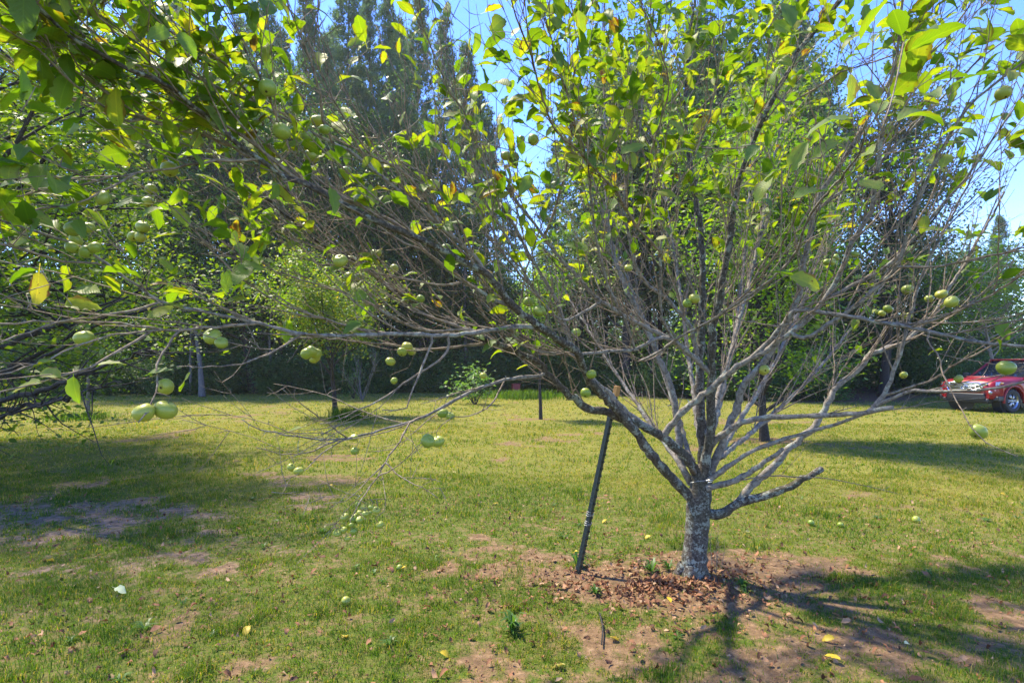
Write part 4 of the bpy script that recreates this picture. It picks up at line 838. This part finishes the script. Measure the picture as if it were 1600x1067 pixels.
plant(grow_tree(302, 6.3, .085, 2.7, .45, 32, 15000, .10, M['bright_leaf'], M['dark_bark'], .24, 4.6, flat=.85, up=.18, limb_r=.5), 'orchard_tree', (5.15, 11.6, 0), 'bright green upright orchard tree with low forking trunk behind the big apple tree')
plant(grow_tree(303, 4.8, .085, 2.4, 1.0, 18, 14000, .09, M['yellow_leaf'], M['dark_bark'], .26, 3.2, flat=1.0, up=.1, limb_r=.6, lz=1.75), 'orchard_tree', tuple(G(525, 650)), 'small forked orchard tree with yellowing leaves and a dark short trunk')
plant(grow_tree(304, 4.2, .05, 1.05, 1.9, 14, 2800, .085, M['bright_leaf'], M['dark_bark'], .2, 3.6, flat=1.0, up=.2, lean=.02), 'orchard_tree', tuple(G(845, 655)), 'slim young orchard tree on a straight thin trunk in a ring of bare soil')
plant(grow_tree(305, 3.8, .06, 1.3, 1.9, 12, 900, .085, M['left_leaf'], M['grey_bark'], .2, 2.6, flat=.5, up=.12, lean=.03), 'orchard_tree', tuple(G(137, 652)), 'thin grey trunked sparse young tree standing alone on the lawn at far left')
plant(grow_tree(306, 12.5, .2, 4.6, 5.6, 34, 20000, .12, M['yellow_leaf'], M['dark_bark'], .4, 10, flat=.3, up=.05), 'yellowing_tree', (-12.2, 12.0, 0), 'tall spreading tree with yellow-gold leaves above the dark orchard tree at upper left')
plant(grow_tree(307, 5.5, .08, 2.3, 1.3, 20, 6000, .10, M['bright_leaf'], M['limb_bark'], .25, 3.6, flat=.6, up=.1), 'orchard_tree', (21.8, 25.5, 0), 'leafy green tree at the right edge rising behind the red truck', rz=.7, scale=1.4)
# --- saplings and small plants before the wood
plant(make_shrub(311, 1.7, .75, 420, .20, 'sapling_leaf', 6, .22), 'sapling', tuple(G(742, 632)), 'pale green large-leaved sapling clump at the wood edge left of the slim trunk', 'sapling', parts=('stems', 'foliage'))
plant(make_shrub(312, 1.9, .6, 260, .13, 'sapling_leaf', 6, .2), 'sapling', tuple(G(552, 622)), 'pale leafy low plant just behind the small forked tree', 'shrub', parts=('stems', 'foliage'))
tb = Tubes(); q0 = G(566, 626)
for k in range(7):
    pp, dd = shoot((0, 0, 0), (rt.normal(0, .28), rt.normal(0, .2), 1), rt.uniform(1.4, 2.6), 7, .05, .09); tb.add(pp, np.linspace(.022, .006, 8), 5)
    for j in range(6): i = int(rt.integers(3, 7)); tb.add(shoot(pp[i], nrm(nrm(pp[i + 1] - pp[i]) + rt.normal(0, .4, 3)), rt.uniform(.3, .8), 4, .05, .1)[0], np.linspace(.010, .003, 5), 4)
tag(link('bare_sapling', tb.mesh('bare_sapling', M['grey_bark']), None, q0), 'leafless pale grey branching sapling between the forked tree and the wood', 'sapling')
for (u, v, h, r, lab) in [(316, 620, 4.6, .15, 'pale grey trunked tree at the wood edge, thicker of two at left'), (298, 617, 4.4, .09, 'thin pale trunked tree at the wood edge beside a thicker pale trunk'), (418, 614, 5.0, .12, 'pale slim trunked tree at the wood edge left of the small forked tree')]:
    p = G(u, v); plant(grow_tree(320 + u, h + 2.5, r, 1.8, 3.2, 14, 3500, .16, M['wood_leaf'], M['grey_bark'], .3, h), 'pale_trunk_tree', (p[0], p[1], 0), lab)

# --- the wood behind the lawn
oak = [grow_tree(330 + k, 14 + 1.5 * k, .22, 4.4, 2.4, 40, 15000, .23, M['wood_leaf'], M['dark_bark'], .5, 11.5) for k in range(3)]
grn = [grow_tree(340 + k, 9, .14, 3.2, 1.2, 30, 10000, .21, M['wood_leaf'], M['grey_bark'], .45, 7) for k in range(2)]
gry = [grow_tree(350, 19, .3, 5.4, 3.5, 46, 30000, .22, M['oak_leaf'], M['dark_bark'], .48, 15)]
pine = [make_pine(360, 30, .36, .26, 160), make_pine(361, 28, .42, .24, 140), make_pine(362, 31, .3, .27, 175)]
cedar = [make_pine(365, 21, .16, .25, 150)]
shrub = [make_shrub(370 + k, 3.0, 1.8, 4600, .17, ('shrub_leaf', 'wood_leaf', 'shrub_leaf')[k], 10, .28) for k in range(3)]
def at(u, Y): return ((u - CU) / F * Y, Y, -0.05)
for k, (u, Y, s, v) in enumerate([(470, 42, .98, 0), (505, 46, 1.0, 1), (545, 41, 1.0, 2), (585, 44, 1.02, 0), (622, 42, .96, 1), (655, 47, 1.03, 2), (690, 43, .93, 0), (727, 37, .80, 1), (606, 39, .86, 2), (440, 45, 1.0, 1), (410, 42, 1.0, 2), (370, 46, .98, 0), (330, 43, .95, 1), (280, 45, 1.0, 2), (230, 43, 1.0, 0), (170, 46, 1, 1), (100, 44, 1, 2), (30, 46, 1, 0), (-60, 44, 1, 1), (560, 52, 1.02, 1), (640, 54, 1.08, 0), (520, 55, 1.1, 2), (760, 52, .83, 0)]):
    lab = {7: 'pine with thick blue-grey trunk standing at the wood edge left of the slim trunk', 8: 'pine with bare straight trunk behind the small yellowing orchard tree', 22: 'thin-topped pine beside the gap of open sky'}.get(k, 'tall straight pine with blue-green needles rising far behind the lawn')
    plant(pine[v], 'pine_tree', at(u, Y), lab, group=None if k in (7, 8, 22) else 'tall pines behind the lawn', rz=rp.uniform(0, 6.28), scale=(s * .8, s * .8, s))
for (u, Y, s, lab) in [(742, 50, .93, 'slender pine just left of the gap of open sky'), (868, 49, .74, 'middling pine in the sky gap beside upright apple shoots'), (940, 47, .93, 'distant pine right of the sky gap behind upright apple shoots'), (1010, 50, 1.0, 'distant pine behind the upper middle of the apple tree'), (1090, 46, .98, 'distant pine directly behind the apple trunk'), (1180, 50, 1.0, 'distant pine behind the oak on the right'), (1290, 48, .9, 'distant pine behind the right half of the oak crown'), (795, 60, .66, 'lower distant pine filling the bottom of the sky gap'), (845, 64, .55, 'short distant pine right of the sky gap bottom'), (1560, 60, .62, 'distant pine low against the sky at the right edge')]:
    plant(pine[1], 'pine_tree', at(u, Y), lab, rz=rp.uniform(0, 6.28), scale=s)
plant(cedar[0], 'cedar_tree', (14.6, 30, 0), 'dark feathery conifer reaching highest against the blue sky at upper right', rz=.4, scale=1.05)
plant(cedar[0], 'cedar_tree', (10.2, 31.5, 0), 'dark feathery conifer behind the middle of the big apple tree', rz=2.2, scale=1.0)
plant(gry[0], 'oak_tree', (12.6, 27.5, 0), 'tall grey-green small-leaved oak behind the right side of the apple tree', rz=1.1, scale=(.82, .82, .80))
plant(gry[0], 'oak_tree', (18.6, 28.5, 0), 'rounded grey-green oak at the right end of the tall trees, next to open sky', rz=4.4, scale=(.72, .72, .84))
plant(gry[0], 'oak_tree', (6.6, 33, 0), 'grey-green oak further back behind the apple tree top', rz=3.0, scale=(.9, .9, 1.0))
hard = [(-30, 33, 0), (-24, 32, 1), (-19, 34, 2), (-15, 33, 0), (-11, 35, 1), (-22, 39, 2), (-16, 40, 0), (-9, 41, 1), (-6, 38, 2), (3.5, 37, 0), (6.5, 40, 2), (9, 36, 1), (12.5, 35, 0), (10.5, 40, 2), (15.5, 38, 1), (-3.6, 39.5, 1), (-8.6, 37.5, 2), (17.5, 36, 0), (-27, 45, 2), (-20.5, 46, 0), (-13, 47, 1), (-34, 46, 1), (-7.5, 46, 2), (-40, 40, 0), (-34, 36, 1)]
for x, y, v in hard: plant(oak[v], 'hardwood_tree', (x, y, -.05), 'dense green hardwood tree in the shaded wood behind the lawn', group='hardwoods in the wood', rz=rp.uniform(0, 6.28), scale=(rp.uniform(.85, 1.1), rp.uniform(.85, 1.1), rp.uniform(1.15, 1.4) if x < -7 else (rp.uniform(.8, .95) if x < -5 else (rp.uniform(1.35, 1.6) if x > 5 else .75))))
for x, y, s in [(-1.8, 38, .9), (.8, 39, .85), (15.2, 29, .62), (17.6, 33.5, .72), (20.5, 40, 1.1), (26, 39, 1.2), (16.5, 32, .6), (20, 36, .75), (24, 33, .9), (28, 36, .95), (33, 40, 1.1), (23.5, 42, .95), (18.5, 44, .85)]:
    plant(grn[int(rp.integers(2))], 'broadleaf_tree', (x, y, -.05), 'low bushy green tree at the edge of the wood', group='low trees at the wood edge', rz=rp.uniform(0, 6.28), scale=s)
for k in range(26):
    x = -46 + k * 3.1 + rp.normal(0, .6); s = rp.uniform(.95, 1.25)
    plant(grn[k % 2], 'broadleaf_tree', (x, 50 + abs(rp.normal(0, 2.5)), -.05), 'bushy green tree far back in the wood', group='bushy trees far back in the wood', rz=rp.uniform(0, 6.28), scale=(s * 1.1, s * 1.1, s))
for k in range(64):
    x = -36 + k * 1.12 + rp.normal(0, .3); y = float(edge_y(np.array([x]))[0]) + 1.6 + abs(rp.normal(0, 1.0))
    if 14.6 < x < 21: y += 7
    s = rp.uniform(.55, 1.15) * (1.0 if x < 4 else .8)
    plant(shrub[k % 3], 'undergrowth_shrub', (x, y, -.08), 'dense dark green shrub in the undergrowth at the edge of the wood', 'shrub', 'undergrowth along the wood edge', rp.uniform(0, 6.28), (s * 1.15, s * 1.15, s), ('stems', 'foliage'))
low = [make_shrub(390 + k, 1.3, .9, 1500, .13, 'wood_leaf', 8, .3) for k in range(2)]
for k in range(30):
    x = -27 + k * 1.45 + rp.normal(0, .4); y = float(edge_y(np.array([x]))[0]) + .2 + rp.normal(0, .35); s = rp.uniform(.5, 1.15)
    if 14.0 < x < 19: continue
    plant(low[k % 2], 'low_shrub', (x, y, -.03), 'knee-high mid green shrub where the lawn meets the wood', 'shrub', 'low shrubs along the lawn edge', rp.uniform(0, 6.28), (s * 1.2, s * 1.2, s), ('stems', 'foliage'))
for k in range(44):
    x = -44 + k * 2.15 + rp.normal(0, .5); y = 42 + abs(rp.normal(0, 3)); s = rp.uniform(1.3, 2.2)
    plant(shrub[k % 3], 'undergrowth_shrub', (x, y, -.08), 'tall dark thicket shrub deeper in the shaded wood', 'shrub', 'thicket deeper in the wood', rp.uniform(0, 6.28), (s, s, s), ('stems', 'foliage'))
# ================================================================== LEANING METAL POST
pb, pt = np.array([0.49, 4.15, -.25]), P(963, 616, 4.08); base = G(905, 896)
ax_ = Vector(pt - base).normalized(); base = np.array(base); full = float(np.linalg.norm(pt - base))
pr = empty('fence_post', base, 'dark green studded steel post leaning under the apple tree limb', 'post')
q = ax_.to_track_quat('Z', 'Y'); PM = q.to_matrix().to_4x4() @ Matrix.Rotation(R(-25), 4, 'Z')
bm = bmesh.new(); add_box(bm, (0, 0, full / 2 - .1), (.040, .006, full + .2)); add_box(bm, (0, .019, full / 2 - .1), (.005, .032, full + .2)); bmesh.ops.transform(bm, matrix=PM, verts=bm.verts)
link('post', bm_mesh('post', bm, M['post'], bevel=.0015), pr)
bm = bmesh.new(); add_box(bm, (0, 0, .009), (.006, .010, .018)); sm = bm_mesh('stud', bm, M['post'], bevel=.0012)
for k in range(int(full / .052)):
    o = link('stud', sm, pr); o.matrix_local = PM @ Matrix.Translation((0, -.007, .05 + k * .052)) @ Matrix.Rotation(R(25), 4, 'X')
bm = bmesh.new(); add_box(bm, (0, .004, full + .022), (.05, .030, .075)); bmesh.ops.transform(bm, matrix=PM, verts=bm.verts); link('tip_block', bm_mesh('tip_block', bm, M['post_tip'], bevel=.004), pr)
for z0 in (.36, .43):
    tb = Tubes(); a = np.linspace(0, 5.2 * np.pi, 46); rr = .027; pts = np.stack([rr * np.cos(a), .012 + rr * np.sin(a), z0 + .006 * a / np.pi + .003 * np.sin(a * 1.7)], -1)
    pts = np.array([PM @ Vector(p) for p in pts]); tb.add(pts, .0016, 4); link('wire_wrap', tb.mesh('wire_wrap', M['wire']), pr)
# a tie wire round the trunk fork, running left
tb = Tubes(); tb.add(smooth_path(np.array([P(1112, 750, 3.90), P(1096, 751, 3.90), P(1078, 754, 3.93)]), .02), .0016, 4); tb.add(smooth_path(np.array([P(1104, 751, 3.9), P(1110, 750, 3.885), P(1113, 752, 3.9), P(1106, 754, 3.9)]), .01), .006, 6)
tag(link('tie_wire', tb.mesh('tie_wire', M['wire'])), 'short tie wire twisted round the fork of the apple trunk', 'wire')

# ================================================================== RED PICKUP TRUCK
TX, TY = 16.35, 19.75; hd = math.atan2(-0.31, -0.95)
truck = empty('pickup_truck', (TX, TY, 0), 'red double cab pickup truck parked on the grass at the right edge', 'truck', rz=hd)
# local: x forward from the front axle, y to the vehicle's left, z up
def sect(x):
    """lower body cross section at x: (half width, bottom z, shoulder z, top z)"""
    W_ = np.interp(x, [-4.45, -4.3, .2, .55, .78, .88], [.86, .93, .945, .93, .86, .74]); zb = np.interp(x, [-4.45, -3.9, .5, .88], [.58, .47, .42, .46])
    for wx in (0, -3.24):
        d = abs(x - wx)
        if d < .50: zb = max(zb, .38 + math.sqrt(max(0, .50 ** 2 - d ** 2)) * 1.0)
    zt = np.interp(x, [-4.45, -2.4, -1.15, -.9, .45, .72, .86, .88], [1.22, 1.22, 1.17, 1.16, 1.10, 1.04, .95, .80]); return W_, min(zb, zt - .14), zt
xs = sorted(set(list(np.linspace(-4.45, .88, 50)) + [wx + .5 * math.cos(a) for wx in (0, -3.24) for a in np.linspace(0, math.pi, 17)]))
V, Fc = [], []; m = 10
for x in xs:
    w, zb, zt = sect(x); h = zt - zb
    prof = [(w * .93, zb), (w, zb + .12 * h), (w, zb + .45 * h), (w * .985, zb + .72 * h), (w * .93, zt - .035), (w * .86, zt), (w * .5, zt + .035), (0, zt + .05)]
    ring = [(x, y, z) for y, z in prof] + [(x, -y, z) for y, z in prof[-2::-1]]; V += ring
nr = len(ring)
for i in range(len(xs) - 1):
    for j in range(nr): a = i * nr + j; b2 = i * nr + (j + 1) % nr; Fc.append((a, b2, b2 + nr, a + nr))
me = np_mesh('body', np.array(V), np.array(Fc), M['paint']); bmf = bmesh.new(); bmf.from_mesh(me); bmf.verts.ensure_lookup_table()
bmf.faces.new([bmf.verts[k] for k in range(nr)]); bmf.faces.new([bmf.verts[(len(xs) - 1) * nr + k] for k in range(nr)][::-1]); bmesh.ops.recalc_face_normals(bmf, faces=bmf.faces); bmf.to_mesh(me); bmf.free()
link('body', me, truck)
def quadbox(name, a, b, mat, thick=.03):
    """panel between corner lists a (outer) and thickness inward along its normal"""
    bm = bmesh.new(); vs = [bm.verts.new(p) for p in a]; f = bm.faces.new(vs); f.normal_update(); n = f.normal.copy()
    r_ = bmesh.ops.extrude_face_region(bm, geom=[f]); ev = [g for g in r_['geom'] if isinstance(g, bmesh.types.BMVert)]; bmesh.ops.translate(bm, verts=ev, vec=n * thick); bmesh.ops.recalc_face_normals(bm, faces=bm.faces)
    return link(name, bm_mesh(name, bm, mat, bevel=b), truck)
# cab: pillars and roof as a frame, glass between
rf, rb, wf, wb = -1.45, -2.75, -.72, -3.0; zr, zs = 1.77, 1.17; yr, yb = .64, .86
tb_ = bmesh.new()
def bar(a, b, r): add_cyl(tb_, a, b, r, n=6)
for s in (1, -1):
    bar((wf, s * yb, zs), (rf, s * yr, zr - .03), .045); bar((-1.78, s * .9, zs), (-1.95, s * (yr + .04), zr - .03), .055); bar((wb, s * yb, zs), (rb, s * yr, zr - .03), .07); bar((rf, s * (yr + .01), zr - .02), (rb, s * (yr + .01), zr - .02), .05)
link('cab_pillars', bm_mesh('cab_pillars', tb_, M['paint'], True), truck)
bm = bmesh.new(); add_box(bm, ((rf + rb) / 2, 0, zr), (rb - rf and abs(rb - rf) + .12, 2 * yr + .06, .07)); link('roof', bm_mesh('roof', bm, M['paint'], True, .03), truck)
quadbox('windscreen', [(wf, .82, zs), (wf, -.82, zs), (rf, -yr + .03, zr - .04), (rf, yr - .03, zr - .04)], 0, M['glass'], .012)
quadbox('rear_window', [(wb, .8, zs), (wb, -.8, zs), (rb, -yr + .03, zr - .04), (rb, yr - .03, zr - .04)], 0, M['glass'], .012)
for s in (1, -1):
    quadbox('side_window', [(wf - .1, s * .87, zs), (-1.75, s * .9, zs), (-1.92, s * (yr + .03), zr - .06), (rf - .05, s * (yr + .03), zr - .06)], 0, M['glass'], .012)
    quadbox('side_window', [(-1.85, s * .9, zs), (wb + .1, s * .87, zs), (rb - .0, s * (yr + .03), zr - .06), (-2.02, s * (yr + .03), zr - .06)], 0, M['glass'], .012)
    for x0, x1 in ((-.72, -1.78), (-1.80, -2.72)):
        d = quadbox('door', [(x0, s * .951, .50), (x1, s * .951, .50), (x1, s * .945, 1.12), (x0, s * .945, 1.12)], .004, M['paint'], .012)
        bm = bmesh.new(); add_box(bm, (x1 + .16, s * .975, 1.0), (.17, .035, .035)); link('door_handle', bm_mesh('door_handle', bm, M['paint'], True, .01), d)
    # flares, lamps, mirrors
    for wx in (0, -3.24):
        tb = Tubes(); a = np.linspace(R(-8), R(188), 22); tb.add(np.stack([wx + .49 * np.cos(a), np.full(22, s * .935), .39 + .49 * np.sin(a)], -1), .042, 7); link('wheel_flare', tb.mesh('wheel_flare', M['paint']), truck)
        bm = bmesh.new(); add_cyl(bm, (wx, s * .55, .42), (wx, s * .80, .42), .49, n=24); link('wheel_well', bm_mesh('wheel_well', bm, M['black_plastic']), truck)
    bm = bmesh.new(); add_box(bm, (-.78, s * 1.04, 1.22), (.12, .2, .17)); add_box(bm, (-.78, s * .92, 1.17), (.06, .14, .05)); link('mirror', bm_mesh('mirror', bm, M['black_plastic'], True, .02), truck)
    hl_ = quadbox('headlight', [(.885, s * .49, .86), (.885, s * .49, .99), (.62, s * .945, 1.03), (.50, s * .965, 1.0), (.72, s * .90, .89)], .006, M['lamp'], .03)
    bm = bmesh.new(); bmesh.ops.create_uvsphere(bm, u_segments=14, v_segments=8, radius=.052, matrix=Matrix.Translation((.845, s * .62, .945)) @ Matrix.Diagonal((.5, 1, 1, 1))); link('lamp_lens', bm_mesh('lamp_lens', bm, M['chrome'], True), hl_)
    bm = bmesh.new(); add_box(bm, (.60, s * .955, .975), (.10, .02, .05)); link('turn_lamp', bm_mesh('turn_lamp', bm, M['amber'], True, .008), hl_)
    # red bumper corner with dark fog lamp pocket and bright strip
    quadbox('bumper_corner', [(.925, s * .56, .46), (.945, s * .52, .78), (.90, s * .60, .83), (.60, s * .975, .86), (.56, s * .985, .58)], .012, M['paint'], .05)
    bm = bmesh.new(); add_cyl(bm, (.86, s * .76, .67), (.885, s * .775, .67), .055, n=14); fo = link('fog_lamp', bm_mesh('fog_lamp', bm, M['lamp'], True), truck)
    bm = bmesh.new(); add_box(bm, (.80, s * .83, .745), (.03, .2, .022), Matrix.Rotation(s * R(-38), 4, 'Z')); link('bright_strip', bm_mesh('bright_strip', bm, M['chrome'], True, .006), fo)
# grille: dark backing, bright surround, bright bars and a round badge
hexa = [(-.50, .70), (-.56, .82), (-.46, .985), (.46, .985), (.56, .82), (.50, .70)]
quadbox('grille', [(.895, y, z) for y, z in hexa], 0, M['black_plastic'], .02)
tb = Tubes(); hx = hexa + hexa[:1]
for a, b in zip(hx[:-1], hx[1:]): tb.add(np.array([[.93, a[0], a[1]], [.93, b[0], b[1]]]), .026, 6)
link('grille_surround', tb.mesh('grille_surround', M['chrome']), truck)
bm = bmesh.new(); add_box(bm, (0, 0, 0), (.03, 1.0, .026)); gb = bm_mesh('grille_bar', bm, M['chrome'], True, .006)
for z in (.745, .80, .855, .91, .955): link('grille_bar', gb, truck, (.925, 0, z))
tb = Tubes(); a = np.linspace(0, 2 * np.pi, 25); tb.add(np.stack([np.full(25, .955), .105 * np.cos(a), .845 + .07 * np.sin(a)], -1), .011, 6); tb.add(np.stack([np.full(25, .955), .04 * np.cos(a), .845 + .066 * np.sin(a)], -1), .008, 5); tb.add(np.stack([np.full(25, .955), .08 * np.cos(a), .877 + .03 * np.sin(a)], -1), .008, 5)
link('badge', tb.mesh('badge', M['chrome']), truck)
bm = bmesh.new(); add_box(bm, (.86, 0, .52), (.16, 1.25, .22)); add_box(bm, (.80, 0, .40), (.22, 1.45, .12)); add_box(bm, (.62, .80, .47), (.3, .30, .16)); add_box(bm, (.62, -.80, .47), (.3, .30, .16)); link('bumper', bm_mesh('bumper', bm, M['black_plastic'], True, .03), truck)
bm = bmesh.new(); add_box(bm, (-.05, 0, 1.16), (.85, .62, .07)); link('hood_scoop', bm_mesh('hood_scoop', bm, M['paint'], True, .03), truck)
bm = bmesh.new(); add_box(bm, (-1.6, 0, .38), (4.6, 1.2, .18)); link('underbody', bm_mesh('underbody', bm, M['black_plastic']), truck)
# wheels
prof = [(.25, -.11), (.33, -.125), (.375, -.115), (.39, -.07), (.39, .07), (.375, .115), (.33, .125), (.25, .11)]
def lathe(name, prof, n, mat):
    V = [(r * math.cos(a), y, r * math.sin(a)) for a in np.linspace(0, 2 * math.pi, n, endpoint=False) for r, y in prof]; k = len(prof)
    return np_mesh(name, np.array(V), np.array([(i * k + j, i * k + j + 1, ((i + 1) % n) * k + j + 1, ((i + 1) % n) * k + j) for i in range(n) for j in range(k - 1)]), mat)
tyre = lathe('tyre', prof, 36, M['tyre']); barrel = lathe('rim', [(.255, .115), (.235, .10), (.225, -.08), (.255, -.11)], 32, M['alloy'])
bm = bmesh.new()
for k in range(6):
    for o_ in (-.16, .16):
        a = k * math.pi / 3 + o_; b = k * math.pi / 3 + o_ * .55; add_cyl(bm, (.045 * math.cos(b), .085, .045 * math.sin(b)), (.235 * math.cos(a), .075, .235 * math.sin(a)), .022, .016, 6)
add_cyl(bm, (0, .05, 0), (0, .10, 0), .065, n=14); spokes = bm_mesh('spokes', bm, M['alloy'], True)
bm = bmesh.new(); add_cyl(bm, (0, -.02, 0), (0, .0, 0), .225, n=24); disc = bm_mesh('brake_disc', bm, M['black_plastic'])
for wx in (0, -3.24):
    for s in (1, -1):
        w = empty('wheel', (0, 0, 0)); w.parent = truck; w.location = (wx, s * .80, .385); w.rotation_euler = (0, 0, 0 if s > 0 else math.pi)
        for nm, m_ in (('tyre', tyre), ('rim', barrel), ('spokes', spokes), ('brake_disc', disc)): link(nm, m_, w)

# ================================================================== RED BOX AT THE WOOD'S EDGE
p = G(806, 614); rb_ = empty('red_box', (p[0], p[1], 0), 'faded red metal box standing in shade at the wood edge left of the slim trunk', 'box', rz=.3, scale=.62)
bm = bmesh.new(); add_box(bm, (0, 0, .52), (.7, .55, .62)); link('body', bm_mesh('body', bm, M['red_box'], False, .02), rb_)
bm = bmesh.new(); add_box(bm, (0, 0, .87), (.76, .6, .06)); link('lid', bm_mesh('lid', bm, M['red_box'], False, .015), rb_)
bm = bmesh.new(); add_box(bm, (0, 0, .10), (.06, .06, .22)); lg = bm_mesh('leg', bm, M['black_plastic'], False, .005)
for sx in (-.3, .3):
    for sy in (-.22, .22): link('leg', lg, rb_, (sx, sy, 0))

# ================================================================== AIR
bm = bmesh.new(); add_box(bm, (0, 40, 16.5), (260, 200, 35.0)); hz = NT('haze_air')
vol = hz.n('ShaderNodeVolumePrincipled', {'Color': (0.9, 0.95, 1.0, 1), 'Density': 0.0005, 'Anisotropy': 0.3}); hz.t.links.new(vol.outputs[0], hz.out.inputs['Volume'])
tag(link('haze', bm_mesh('haze', bm, hz.m)), kind='stuff')
